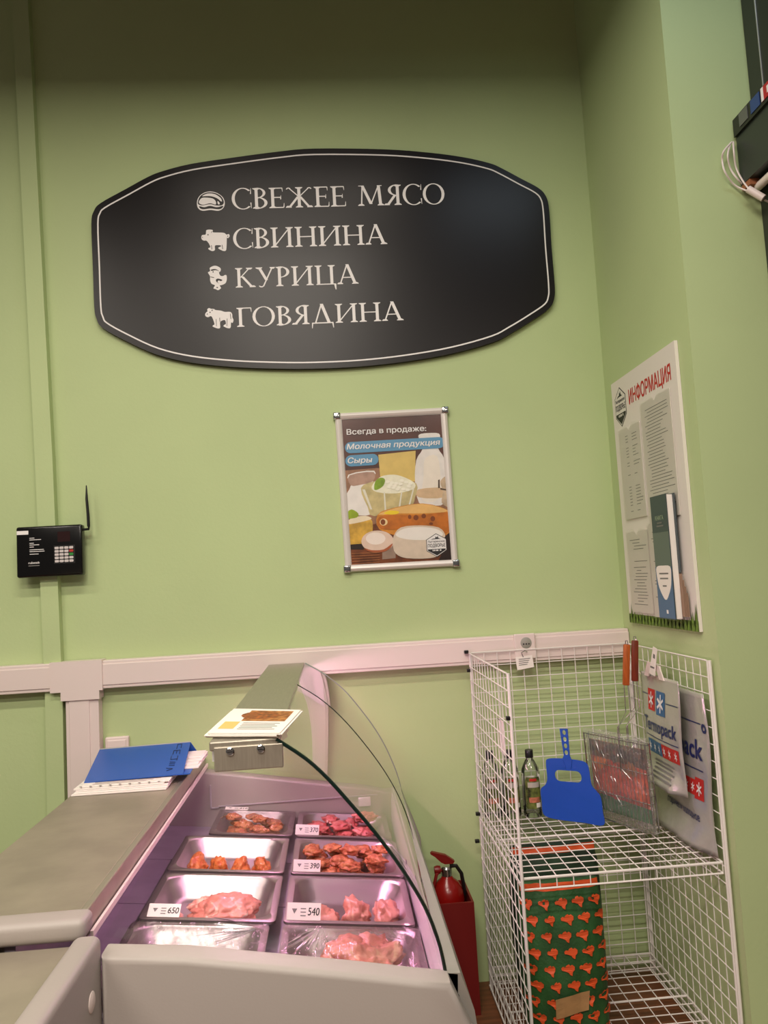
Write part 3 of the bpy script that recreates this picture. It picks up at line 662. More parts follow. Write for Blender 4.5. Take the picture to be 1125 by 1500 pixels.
# end panels
prof = [(-.449, .853), (-.30, .838), (0, .785), (.12, .762), (.178, .752), (.200, .70), (.222, .65), (.252, .60), (.268, .55), (.268, .38), (.22, .12), (.20, 0), (-.449, 0)]
def panel(y0, y1, pr, name, bev=.012):
    bm = bmesh.new(); n_ = len(pr)
    a = [bm.verts.new((x, y0, z)) for x, z in pr]; b = [bm.verts.new((x, y1, z)) for x, z in pr]
    bm.faces.new(a); bm.faces.new(b[::-1])
    for i in range(n_): bm.faces.new((a[i], b[i], b[(i+1) % n_], a[(i+1) % n_]))
    bmesh.ops.recalc_face_normals(bm, faces=bm.faces[:])
    ed = [e for e in bm.edges if abs(e.verts[0].co.y-e.verts[1].co.y) < 1e-6]
    bmesh.ops.bevel(bm, geom=ed, offset=bev, segments=3, profile=.5, affect='EDGES')
    return MB().frombm(bm).build(name, plastic_w2, dc, smooth=True)
panel(-1.505, -1.44, prof, 'end_panel')
profF = [(-.62, .868), (-.50, .846), (.10, .742), (.15, .728), (.208, .735), (.222, .69), (.248, .62), (.268, .56), (.270, .50), (.262, .44), (.22, .12), (.20, 0), (-.62, 0)]
fp = panel(-.095, -.03, profF, 'end_panel', .006)
# fittings on the far end panel
mb = MB().box(-.475, -.47, -.10, -.094, .72, .80).box(-.475, -.445, -.10, -.094, .718, .722).box(-.446, .12, -.099, -.094, .722, .726)
mb.build('panel_moulding', mat('mould_grey', (176, 168, 172), .5), fp, root=dc)
p = on('y', -.10, 534, 1175)
so2 = MB().rbox(p.x-.022, p.x+.022, -.106, -.094, p.z-.014, p.z+.018, .003).build('junction_plate', white_paint, fp, root=dc)
# well
MB().box(-.64, -.62, -1.44, -.095, .40, .868).build('rear_wall', deck_m, dc)
zf = lambda x: .6735-.105*x-.068
for i in range(4):
    ya, yb = -1.438+i*.336, -1.438+(i+1)*.336-.004
    mb = MB(); mb.add([(-.62, ya, zf(-.62)), (.16, ya, zf(.16)), (.16, yb, zf(.16)), (-.62, yb, zf(-.62)), (-.62, ya, zf(-.62)-.012), (.16, ya, zf(.16)-.012), (.16, yb, zf(.16)-.012), (-.62, yb, zf(-.62)-.012)], [(0, 1, 2, 3), (7, 6, 5, 4), (0, 4, 5, 1), (1, 5, 6, 2), (2, 6, 7, 3), (3, 7, 4, 0)])
    mb.build('deck_plate', deck_m, dc)
MB().prism([(.164, .56), (.190, .56), (.200, .738), (.176, .742), (.168, .70)], (0, -1.44, 0), (1, 0, 0), (0, 0, 1), (0, 1, 0), 1.345).build('front_inner_ledge', white_paint, dc)
MB().prism([(.170, .742), (.205, .740), (.228, .67), (.236, .60), (.222, .60), (.20, .70)], (0, -1.44, 0), (1, 0, 0), (0, 0, 1), (0, 1, 0), 1.345).build('glass_profile', alu, dc)
MB().prism([(.19, .60), (.225, .60), (.225, .14), (.17, .10), (.15, .10), (.15, .50)], (0, -1.44, 0), (1, 0, 0), (0, 0, 1), (0, 1, 0), 1.345).build('front_panel', plastic_w2, dc)
MB().box(-.80, -.64, -1.41, -.03, .08, .879).build('rear_body', plastic_w2, dc)
MB().box(-.62, .15, -1.43, -.1, .08, .50).build('cabinet_body', plastic_w2, dc)
MB().box(-.78, .13, -1.40, -.06, 0, .08).build('plinth', black, dc)

# second counter in the foreground
c2_ = thing('second_counter', 'white plastic end panel of the nearer counter beside dark steel top', 'counter', (-.9, -2.0, 0))
MB().rbox(-.50, -.45, -2.75, -1.482, 0, .887, .015, 4).build('end_panel', plastic_w2, c2_, smooth=True)
p = on('x', -.449, 135, 1468)
MB().lathe([(.017, 0), (.017, .002), (.012, .004)], (-.451, p.y, p.z), 24, (1, 0, 0)).build('cap', plastic_w, c2_, smooth=True)
MB().rbox(-1.6, -.502, -2.75, -1.478, .845, .866, .003).build('worktop', steel_top, c2_)
MB().box(-1.58, -.502, -2.7, -1.50, 0, .845).build('body', plastic_w2, c2_)

# ================================================================ TRAYS AND MEAT
TILT = math.atan(.105)
def tray_mesh(w, l, name, depth=.058):
    mb = MB(); N = 7
    def ring(hw, hl, r, z): return [V((x, y, z)) for x, y in rrect(-hw, hw, -hl, hl, r, N)]
    rings = [ring(w/2, l/2, .014, -.006), ring(w/2, l/2, .014, 0), ring(w/2-.004, l/2-.004, .012, .0012), ring(w/2-.017, l/2-.015, .045, .0005), ring(w/2-.020, l/2-.018, .045, -.004),
             ring(w/2-.026, l/2-.024, .045, -.020), ring(w/2-.029, l/2-.027, .044, -.022), ring(w/2-.036, l/2-.034, .042, -depth+.010), ring(w/2-.048, l/2-.046, .036, -depth)]
    m_ = len(rings[0])
    for k, rg in enumerate(rings):
        mb.v += rg
        if k: mb.f += [((k-1)*m_+i, (k-1)*m_+(i+1) % m_, k*m_+(i+1) % m_, k*m_+i) for i in range(m_)]
    mb.f.append(tuple((len(rings)-1)*m_+i for i in range(m_)))
    me = bpy.data.meshes.new(name); me.from_pydata(mb.v, [], mb.f); me.polygons.foreach_set('use_smooth', [True]*len(me.polygons)); me.set_sharp_from_angle(angle=R(50))
    me.materials.append(steel_tray); return me
TM = {}
rowname = ['far', 'second', 'third', 'near']
def rim_z(x): return .6735-.105*x
def card(tray_c, lx, ly, w=.075, h=.034, txt='', label='', tilt=50):
    """price card leaning on the tray's front rim; tray-local position"""
    loc = tray_c @ V((lx, ly, .003))
    t = thing('price_card', label, 'price card', loc, (R(tilt-90)*0, TILT, 0), 'price cards in the meat trays', local=True)
    ct, st = math.cos(R(tilt)), math.sin(R(tilt))
    f = lambda u, v, k=0: V((u, v*ct-k*st, v*st+k*ct))
    MB().add([f(-w/2, 0), f(w/2, 0), f(w/2, h), f(-w/2, h), f(-w/2, 0, -.0012), f(w/2, 0, -.0012), f(w/2, h, -.0012), f(-w/2, h, -.0012)], [(0, 1, 2, 3), (7, 6, 5, 4), (0, 4, 5, 1), (1, 5, 6, 2), (2, 6, 7, 3), (3, 7, 4, 0)]).build('card', paper, t, local=True)
    nf = lambda u, v: f(u, v, .0006)
    mb = MB().poly3([nf(*p) for p in ((-w*.36, h*.65), (-w*.20, h*.65), (-w*.28, h*.35))])
    for k in range(3): mb.poly3([nf(*p) for p in ((-w*.10, h*(.22+.2*k)), (w*.06, h*(.22+.2*k)), (w*.06, h*(.28+.2*k)), (-w*.10, h*(.28+.2*k)))])
    mb.build('printed_marks', print_grey, t, local=True, recalc=False)
    text_mb(txt, w*.34, h*.46, .01, .1, lambda u, v: nf(w*.12+u, h*.28+v)).build('handwriting', print_k, t, local=True, recalc=False)
    return t
def blob_mesh(name, r, seed, material, sub=3, amp=.22, freq=1.6, crease=.0):
    bm = bmesh.new(); bmesh.ops.create_icosphere(bm, subdivisions=sub, radius=1); off = V((seed*7.31, seed*3.17, seed*1.7))
    for v in bm.verts:
        d = v.co.normalized(); k = 1+amp*noise.noise(d*freq+off)*1.6+amp*.7*noise.noise(d*freq*2.6+off)+amp*.4*noise.noise(d*freq*6+off)+amp*.2*noise.noise(d*freq*13+off)
        if crease: k -= crease*max(0, 1-abs(noise.noise(d*1.8+off*2))*6)
        v.co = V((d.x*r[0]*k, d.y*r[1]*k, max(d.z, -.55)*r[2]*k))
    me = bpy.data.meshes.new(name); bm.to_mesh(me); bm.free(); me.polygons.foreach_set('use_smooth', [True]*len(me.polygons)); me.materials.append(material); return me
def meat_mat(name, a, b, fat=None, scale=26, rough=.35, bumpy=.3):
    M = mat(name, a, rough, rgb2=b, vscale=scale, bump=bumpy, bscale=70, coat=.25, sss=.0)
    if fat:
        nt = M.node_tree; b_ = nt.nodes['Principled BSDF']; src = b_.inputs['Base Color'].links[0].from_socket
        n_ = nt.nodes.new('ShaderNodeTexNoise'); n_.inputs['Scale'].default_value = 13; n_.inputs['Detail'].default_value = 3; n_.inputs['Distortion'].default_value = 1.2
        tc = nt.nodes.new('ShaderNodeTexCoord'); nt.links.new(tc.outputs['Object'], n_.inputs['Vector'])
        c_ = nt.nodes.new('ShaderNodeValToRGB'); c_.color_ramp.elements[0].position = .56; c_.color_ramp.elements[1].position = .62; nt.links.new(n_.outputs['Fac'], c_.inputs[0])
        mx = nt.nodes.new('ShaderNodeMix'); mx.data_type = 'RGBA'; mx.inputs[7].default_value = (*lin(fat), 1)
        nt.links.new(c_.outputs[0], mx.inputs[0]); nt.links.new(src, mx.inputs[6]); nt.links.new(mx.outputs[2], b_.inputs['Base Color'])
    return M
marin = meat_mat('marinated_meat', (184, 76, 30), (222, 132, 70), scale=70, bumpy=.8)
marin2 = meat_mat('marinated_spiced_meat', (168, 72, 36), (214, 138, 88), scale=60, bumpy=.9)
pork = meat_mat('raw_pork', (186, 84, 82), (208, 116, 108), (226, 190, 174), 18)
pork_pale = meat_mat('pale_pork', (206, 120, 108), (222, 150, 136), (234, 200, 182), 14)
chick = meat_mat('pale_poultry', (208, 132, 116), (222, 160, 138), (230, 190, 156), 16)
BLOB = {}
CELL = .005
HM = {}
def hkey(tr): return tuple(round(v, 4) for v in tr.translation)
def hmap_new(tr, w, l, depth=.058):
    """height of the tray's inside on a grid; meat is settled on it piece by piece"""
    xs = (np.arange(80)-39.5)*CELL; gx, gy = np.meshgrid(xs, xs, indexing='ij')
    d_ = np.minimum(w/2-np.abs(gx), l/2-np.abs(gy))
    HM[hkey(tr)] = np.where(d_ > .046, -depth, np.where(d_ > .018, -depth+(.046-d_)/.028*depth, .08))
def prof_of(me, rz):
    co = np.empty(len(me.vertices)*3); me.vertices.foreach_get('co', co); co = co.reshape(-1, 3)
    c_, s_ = math.cos(rz), math.sin(rz)
    return np.stack([co[:, 0]*c_-co[:, 1]*s_, co[:, 0]*s_+co[:, 1]*c_, co[:, 2]], 1)
def rest_z(tr, P, lx, ly):
    H = HM[hkey(tr)]
    ix = np.clip(np.floor((P[:, 0]+lx)/CELL+40).astype(int), 0, 79); iy = np.clip(np.floor((P[:, 1]+ly)/CELL+40).astype(int), 0, 79)
    return float(np.max(H[ix, iy]-P[:, 2])), ix, iy
def piece(tr, lx, ly, lz, r, seed, material, name, label, group, rz=0, amp=.22, freq=1.6, crease=0, tries=None):
    k = (seed, tuple(r), material.name)
    if k not in BLOB: BLOB[k] = blob_mesh(name, r, seed, material, 5 if r[0] > .045 else 4, amp, freq, crease)
    P = prof_of(BLOB[k], rz); best = None
    for x, y in (tries or sorted([(lx+.003*a, ly+.004*b) for a in range(-6, 7) for b in range(-5, 6)], key=lambda q: abs(q[0]-lx)+abs(q[1]-ly))):
        z, ix, iy = rest_z(tr, P, x, y)
        if best is None or z < best[0]-.002: best = (z, x, y, ix, iy)
    z, x, y, ix, iy = best; z += .0005
    np.maximum.at(HM[hkey(tr)], (ix, iy), P[:, 2]+z)
    o = bpy.data.objects.new(name, BLOB[k]); COL.objects.link(o)
    o.matrix_world = tr @ Matrix.Translation((x, y, z)) @ Matrix.Rotation(rz, 4, 'Z')
    return tag(o, label, 'meat', group)
def film_sheet(t, w, l, seed, H, sag=.006):
    mb = MB(); nx, ny = 40, 36
    def over(x, y):
        a, b = int(math.floor(x/CELL+40)), int(math.floor(y/CELL+40)); q = H[max(0, a-1):a+2, max(0, b-1):b+2]; q = q[q < .079]
        return float(q.max()) if q.size else -.06
    F = np.array([[over((i/nx*2-1)*w/2, (j/ny*2-1)*l/2)+.004 for i in range(nx+1)] for j in range(ny+1)]); F = np.maximum(F, -.004); G = F.copy()
    for _ in range(40):
        G[1:-1, 1:-1] = np.maximum(F[1:-1, 1:-1], (G[:-2, 1:-1]+G[2:, 1:-1]+G[1:-1, :-2]+G[1:-1, 2:])/4); G[0] = G[-1] = .003; G[:, 0] = G[:, -1] = .003
    for j in range(ny+1):
        for i in range(nx+1):
            u, v = i/nx*2-1, j/ny*2-1
            z = .003-sag*(1-u*u)*(1-v*v)+.0022*noise.noise(V((u*9+v*3, (v-u*.6)*2.2, seed)))+.0012*noise.noise(V((u*26, v*5, seed+5)))
            mb.v.append(V((u*w/2, v*l/2, max(z, G[j, i]))))
    mb.f = [(j*(nx+1)+i, j*(nx+1)+i+1, (j+1)*(nx+1)+i+1, (j+1)*(nx+1)+i) for j in range(ny) for i in range(nx)]
    mb.build('cling_film', film, t, smooth='all', recalc=False, local=True)
    mb = MB(); random.seed(seed); ox, oy, a0, a1 = ((-w*.22, l*.46, 215, 285) if seed % 2 == 0 else (w*.45, l*.42, 150, 225))
    for i in range(16 if seed > 8 else 4):
        an = R(a0+(a1-a0)*(i+random.random()*.6)/16); r0, r1 = random.uniform(.01, .05), random.uniform(.07, .17)
        p, q_ = V((ox+r0*math.cos(an), oy+r0*math.sin(an), .0035)), V((ox+r1*math.cos(an), oy+r1*math.sin(an), .0015))
        p.x = max(-w/2+.01, min(w/2-.01, p.x)); q_.x = max(-w/2+.01, min(w/2-.01, q_.x)); p.y = min(l/2-.01, p.y); q_.y = max(-l/2+.01, q_.y)
        n_ = V((-(q_-p).y, (q_-p).x, 0)).normalized()*random.uniform(.0012, .0024)
        mb.add([p, (p+q_)/2+n_+V((0, 0, -.001)), q_, (p+q_)/2-n_+V((0, 0, -.001)), (p+q_)/2+V((0, 0, .0022))], [(0, 1, 4), (1, 2, 4), (2, 3, 4), (3, 0, 4)])
    o = mb.build('film_pleats', glassy('film_pleat', (.9, .88, .9), .35, .18), t, local=True, recalc=False); o['kind'] = 'stuff'
    return t
TRAYS = {}; FILMED = []
def tray(row, col, x0, x1, yfront, l, label, filmed=False):
    w = x1-x0; cx = (x0+x1)/2; cy = yfront+l/2; key = (round(w, 3), round(l, 3))
    if key not in TM: TM[key] = tray_mesh(w, l, 'pan')
    t = thing('steel_tray', label, 'tray', (cx, cy, rim_z(cx)), (0, TILT, 0), 'steel meat trays in the display case', local=True)
    newobj('pan', TM[key], steel_tray, t)
    M_ = Matrix.Translation((cx, cy, rim_z(cx))) @ Matrix.Rotation(TILT, 4, 'Y'); TRAYS[(row, col)] = M_
    hmap_new(M_, w, l)
    if filmed: FILMED.append((t, w-.004, l-.004, row*3+col, M_))
    return M_
LX0, LX1, RX0, RX1, TL_ = -.503, -.178, -.161, .158, .300
a = tray(0, 0, -.438, -.172, -.385, .27, 'smaller steel tray of marinated meat under clear film at the far wall', True)
b = tray(0, 1, -.162, .146, -.385, .27, 'steel tray of sliced raw pork by the far end of the case')
c = tray(1, 0, LX0, LX1, -.708, TL_, 'steel tray holding four orange marinated chunks')
d = tray(1, 1, RX0, RX1, -.708, TL_, 'steel tray heaped with spiced orange meat')
e = tray(2, 0, LX0, LX1, -1.025, TL_, 'steel tray with one large slab of pale pork')
f_ = tray(2, 1, RX0, RX1, -1.025, TL_, 'steel tray with poultry pieces lying left of its right end')
g_ = tray(3, 0, LX0-.01, LX1-.012, -1.345, TL_+.005, 'empty looking film-covered steel tray nearest the worktop end', True)
h_ = tray(3, 1, RX0, RX1+.006, -1.345, TL_+.005, 'film-covered steel tray with one pale meat lump nearest the viewer', True)
random.seed(21)
def pile(M_, n_, spread, r, material, label, group, name='meat_piece', amp=.25, freq=1.7, crease=0, nk=5):
    for i in range(n_):
        s_ = random.choice((.9, 1, 1.1))
        tries = [(random.uniform(-spread[0], spread[0]), random.uniform(-spread[1], spread[1])) for _ in range(40)]
        piece(M_, 0, 0, 0, [v*s_ for v in r], 1+i % nk, material, name, label, group, random.uniform(0, 6.28), amp, freq, crease, tries)
pile(a, 20, (.080, .080), (.027, .023, .0125), marin2, 'small chunk of reddish marinated meat in the far filmed tray', 'marinated chunks in the far left tray')
pile(b, 15, (.098, .074), (.042, .031, .0135), pork, 'slice of raw red pork in the far tray', 'raw pork slices in the far right tray', crease=.2)
for i, (lx, s) in enumerate(((-.092, 1.12), (-.030, 1.0), (.031, 1.0), (.090, .95))):
    piece(c, lx, -.045+.008*(i % 2), -.030, (.0265*s, .038*s, .033*s), 31+i, marin, 'meat_chunk', ['leftmost and largest', 'second from left', 'third from left', 'rightmost'][i]+' orange marinated chunk in the tray of four', 'four marinated chunks', .25*(i % 2), .26, 1.3)
MBc = MB().box(-.02, .10, -.02, .04, -.056, -.054)
pile(d, 27, (.116, .100), (.029, .025, .0135), marin2, 'chunk of spiced orange meat in the heaped tray', 'spiced chunks in the heaped tray')
piece(e, .030, -.024, -.026, (.090, .072, .040), 52, pork_pale, 'pork_slab', 'large pale pork slab with fat in the third left tray', None, .12, .18, 1.3, .14)
piece(e, -.088, -.036, -.040, (.024, .048, .016), 53, pork_pale, 'pork_slab', 'thin pork strip beside the large slab, near the price card', None, .2, .2, 1.6, .15)
piece(f_, -.066, -.036, -.032, (.042, .050, .030), 61, chick, 'poultry_piece', 'left poultry piece beside the price card in third right tray', 'poultry pieces', .3, .24, 1.5, .15)
piece(f_, .018, -.026, -.024, (.036, .052, .038), 62, chick, 'poultry_piece', 'tallest middle poultry piece in third right tray', 'poultry pieces', .2, .26, 1.5, .16)
piece(f_, .086, -.036, -.036, (.031, .048, .030), 63, chick, 'poultry_piece', 'right poultry piece in third right tray', 'poultry pieces', .1, .22, 1.5, .14)
piece(h_, .022, .020, -.030, (.092, .075, .050), 71, chick, 'poultry_piece', 'pale meat lump under film in the nearest right tray', None, .2, .24, 1.6, .16)
for t_, w_, l_, sd, M_ in FILMED: film_sheet(t_, w_, l_, sd, HM[hkey(M_)])
card(a, -.075, .122, .08, .02, '210', 'small white price label on the back rim of the far left tray', 12)
card(b, -.118, -.128, .076, .033, '370', 'white price card at left of the raw pork tray')
card(d, -.115, -.142, .076, .033, '390', 'white price card on the heaped spiced meat tray')
card(e, -.106, -.143, .076, .033, '650', 'white price card on the large pork slab tray', 38)
card(f_, -.112, -.143, .082, .04, '540', 'white price card on the poultry tray')

# ================================================================ PAPERS, BINDER, LEAFLETS
st = thing('paper_stack', 'stack of white papers in punched plastic sleeves under the blue binder', 'papers', (-.66, -.36, .9))
random.seed(5)
for i in range(5):
    dx, dy = random.uniform(-.008, .008), random.uniform(-.006, .006)
    z = .9012+.0045*i
    o = MB().box(-.815+dx+.004*i, -.535+dx, -.535+dy+.006*i, -.24+dy, z, z+.0036).build('sheet', paper, st)
mb = MB()
for i in range(9): mb.lathe([(.004, 0), (.004, .0003)], (-.79+.029*i, -.515, .9012+.0045*4+.0037), 10)
mb.build('punched_hole', print_grey, st)
mb = MB()
for i in range(9):
    y = -.50+.012*i; mb.poly3([(-.76, y, .9235), (-.60+.02*(i % 3), y+.004, .9235), (-.60+.02*(i % 3), y+.007, .9235), (-.76, y+.003, .9235)])
mb.build('printed_lines', mat('pinkish_print', (176, 150, 150), .7), st, recalc=False)
MB().box(-.79, -.55, -.52, -.26, .9, .9012).build('bottom_folder', black, st)
bi = thing('ring_binder', 'blue ring binder with handwriting lying on the papers', 'binder', (-.66, -.3, .925))
pA, pB, pC, pD = on('y', -.47, 123, 1146), on('y', -.47, 268, 1133.5), on('y', -.20, 279, 1087), on('y', -.20, 146, 1098)
cov = lambda u, v, k=0: (pA*(1-u)+pB*u)*(1-v)+(pD*(1-u)+pC*u)*v+V((0, -.2, 1)).normalized()*k
MB().add([cov(u, v, k) for k in (0, -.003) for u, v in ((0, 0), (1, 0), (1, 1), (0, 1))], [(0, 1, 2, 3), (7, 6, 5, 4), (0, 4, 5, 1), (1, 5, 6, 2), (2, 6, 7, 3), (3, 7, 4, 0)]).build('top_cover', mat('blue_binder', (30, 84, 168), .35), bi)
lo = [V((pA.x+.012, -.46, .9275)), V((pB.x+.02, -.46, .9275)), V((pC.x+.03, -.185, .9275)), V((pD.x, -.185, .9275))]
MB().add(lo+[p-V((0, 0, .003)) for p in lo], [(0, 1, 2, 3), (7, 6, 5, 4), (0, 4, 5, 1), (1, 5, 6, 2), (2, 6, 7, 3), (3, 7, 4, 0)]).build('bottom_cover', mat('blue_binder', (30, 84, 168), .35), bi)
sp_ = [pD, pC, V((pC.x+.025, -.183, .9275)), V((pD.x, -.183, .9275))]
MB().add(sp_+[p+V((0, .003, 0)) for p in sp_], [(0, 1, 2, 3), (7, 6, 5, 4), (0, 4, 5, 1), (1, 5, 6, 2), (2, 6, 7, 3), (3, 7, 4, 0)]).build('spine', mat('blue_binder', (30, 84, 168), .35), bi)
MB().tube([pD+V((0, 0, .001)), pC+V((0, 0, .001))], .0022, 6).build('spine_edge', alu, bi)
for k in range(4):
    zz = .9285+.004*k; MB().box(pA.x+.05, pB.x+.035-.006*(k % 2), -.40+.035*k, -.20, zz, zz+.003).build('sheet', paper, bi)
wr = MB()
hw = [[(.885,.95),(.885,.80)],[(.885,.95),(.93,.95)],[(.93,.95),(.93,.82)],[(.86,.74),(.93,.74)],[(.86,.74),(.86,.62)],[(.895,.74),(.895,.64)],[(.93,.74),(.93,.62)],[(.85,.56),(.85,.46)],[(.85,.46),(.92,.46)],[(.92,.56),(.92,.42)],[(.85,.38),(.91,.36)],[(.85,.33),(.91,.31)],[(.85,.28),(.91,.26)],[(.83,.20),(.90,.17)],[(.90,.17),(.84,.12)]]
for (u0, v0), (u1, v1) in hw: wr.tube([cov(u0-.02, v0, .0012), cov(u1-.02, v1, .0012)], .0009, 4)
wr.build('handwriting', print_k, bi)
lt = thing('leaflet_stack', 'small stack of printed recipe leaflets on the case top shelf', 'leaflets', (-.19, -1.28, 1.206))
random.seed(8)
Lc = [on('z', 1.212, 303, 1077), on('z', 1.212, 409, 1077), on('z', 1.212, 440, 1043), on('z', 1.212, 342, 1041)]
for i in range(5):
    dx, dy = random.uniform(-.006, .006), random.uniform(-.006, .006); z = 1.2065+.0022*i
    q = [V((p.x+dx, p.y+dy, z)) for p in Lc]
    MB().add(q+[p+V((0, 0, .0016)) for p in q], [(3, 2, 1, 0), (4, 5, 6, 7), (0, 1, 5, 4), (1, 2, 6, 5), (2, 3, 7, 6), (3, 0, 4, 7)]).build('leaflet', paper, lt)
    top = [p+V((0, 0, .0019)) for p in q]
lq = lambda u, v: (top[0]*(1-u)+top[1]*u)*(1-v)+(top[3]*(1-u)+top[2]*u)*v
def lp(name, m_, pts, dz=0): MB().poly3([lq(*p)+V((0, 0, dz)) for p in pts]).build(name, m_, lt, recalc=False)
lp('printed_photo', mat('food_photo', (120, 62, 26), .5, rgb2=(196, 130, 70), vscale=70), [(.30, .45), (.92, .45), (.92, .92), (.30, .92)])
lp('printed_dish', mat('dish_photo', (176, 92, 36), .5, rgb2=(90, 46, 20), vscale=90), [(.5+.28*math.cos(R(a)), .70+.17*math.sin(R(a))) for a in range(0, 360, 24)], .0002)
lp('printed_panel', mat('yellow_panel', (214, 186, 110), .6), [(.08, .14), (.30, .14), (.30, .42), (.08, .42)])
for k in range(5): lp('printed_line', print_grey, [(.36, .12+.06*k), (.88-.05*(k % 2), .12+.06*k), (.88-.05*(k % 2), .14+.06*k), (.36, .14+.06*k)])

# ================================================================ WIRE RACK
rk = thing('wire_rack', 'white wire grid rack with middle shelf beside the meat case', 'rack', (.8, -.37, 0))
RX_0, RX_1, RY0, RY1, RZ1 = .492, 1.094, -.706, -.066, 1.203
r_ = .0017; rf = .0028
def grid(mb, O, U, W, nu, nv, su, sv, r=r_, lift=None):
    """wires: nu lines along W at step su in U, nv lines along U at step sv"""
    O, U, W = V(O), V(U), V(W); N = U.cross(W)*r*1.6
    for i in range(nu+1): mb.tube([O+U*i*su, O+U*i*su+W*nv*sv], r if 0 < i < nu else rf, 5)
    for j in range(nv+1): mb.tube([O+W*j*sv+N, O+U*nu*su+W*j*sv+N], r if 0 < j < nv else rf, 5)
    return mb
dy_ = (RY0-RY1)/13; dx_ = (RX_1-RX_0)/12; dz_ = (RZ1-.02)/24
grid(MB(), (RX_0, RY1, .02), (0, -1, 0), (0, 0, 1), 13, 24, -dy_, dz_).build('side_panel', wire_w, rk)
grid(MB(), (RX_1, RY1, .02), (0, -1, 0), (0, 0, 1), 13, 24, -dy_, dz_).build('side_panel', wire_w, rk)
grid(MB(), (RX_0+.006, RY1+.004, .02), (1, 0, 0), (0, 0, 1), 12, 24, (RX_1-RX_0-.012)/12, dz_).build('back_panel', wire_w, rk)
def wshelf(z, name, lip=.032):
    mb = MB(); x0, x1, y0, y1 = RX_0+.006, RX_1-.006, RY0+.004, RY1-.004
    grid(mb, (x0, y1, z), (1, 0, 0), (0, -1, 0), 12, 13, (x1-x0)/12, (y1-y0)/13)
    for y in (y0, y1, (y0+y1)/2+.02):
        mb.tube([(x0, y, z-.001), (x1, y, z-.001)], rf*1.2, 6)
    for y in (y0, y1):
        mb.tube([(x0, y, z-lip), (x1, y, z-lip)], rf, 6)
        for i in range(13): mb.tube([(x0+(x1-x0)*i/12, y, z), (x0+(x1-x0)*i/12, y, z-lip)], r_, 5)
    for x in (x0, x1): mb.tube([(x, y0, z-lip), (x, y1, z-lip)], rf, 6)
    return mb.build(name, wire_w, rk)
ZS = .622
wshelf(ZS, 'shelf'); wshelf(.082, 'shelf')
for x, y in ((RX_0-.002, RY0), (RX_1+.002, RY0), (RX_0-.002, RY1), (RX_1+.002, RY1)):
    MB().tube([(x+.004, y-.004, .003), (x+.004, y-.004, RZ1)], .0045, 8).build('post', wire_w, rk, smooth=True)
for px, py, y in ((683, 955, RY1), (687, 982, RY1), (700, 1192, -.07), (699, 1232, RY1+.0), (745, 1052, RY0)):
    p = on('y', y, px, py); MB().rbox(p.x-.008, p.x+.008, y-.007, y+.007, p.z-.006, p.z+.006, .002).build('zip_tie', black, rk)

# tags on the rack
p0 = on('y', RY1-.012, 769, 969)
t = thing('price_tag', 'white price tag hanging from the rack under the socket', 'price tag', (p0.x, RY1-.012, p0.z-.03))
MB().prism([(-.031, -.030), (.033, -.022), (.028, .022), (-.036, .018)], (p0.x, RY1-.012, p0.z), (1, 0, 0), (0, 0, 1), (0, -1, 0), .0015).build('card', paper, t)
mb = MB()
for k in range(4): mb.poly3([(p0.x+x, RY1-.0142, p0.z+z) for x, z in ((-.024, .008-.007*k), (.020-.004*k, .010-.007*k), (.020-.004*k, .0125-.007*k), (-.024, .0105-.007*k))])
mb.build('printed_lines', print_grey, t, recalc=False)
MB().tube([(p0.x-.006, RY1-.013, p0.z+.018), (p0.x-.012, RY1-.016, p0.z+.034), (p0.x+.002, RY1-.012, p0.z+.040), (p0.x+.012, RY1-.006, p0.z+.034)], .0022, 6).build('hook', chrome, t)
p1 = on('x', RX_0+.012, 735, 1078)
t = thing('price_strip', 'narrow white paper strip hanging inside the rack side panel', 'paper strip', (p1.x, p1.y, p1.z-.05))
MB().box(RX_0+.012, RX_0+.0135, p1.y-.035, p1.y+.035, p1.z-.055, p1.z+.05).build('paper', paper, t)
MB().tube([(RX_0+.009, p1.y, p1.z+.048), (RX_0, p1.y, p1.z+.058)], .0012, 5).build('hook', chrome, t)

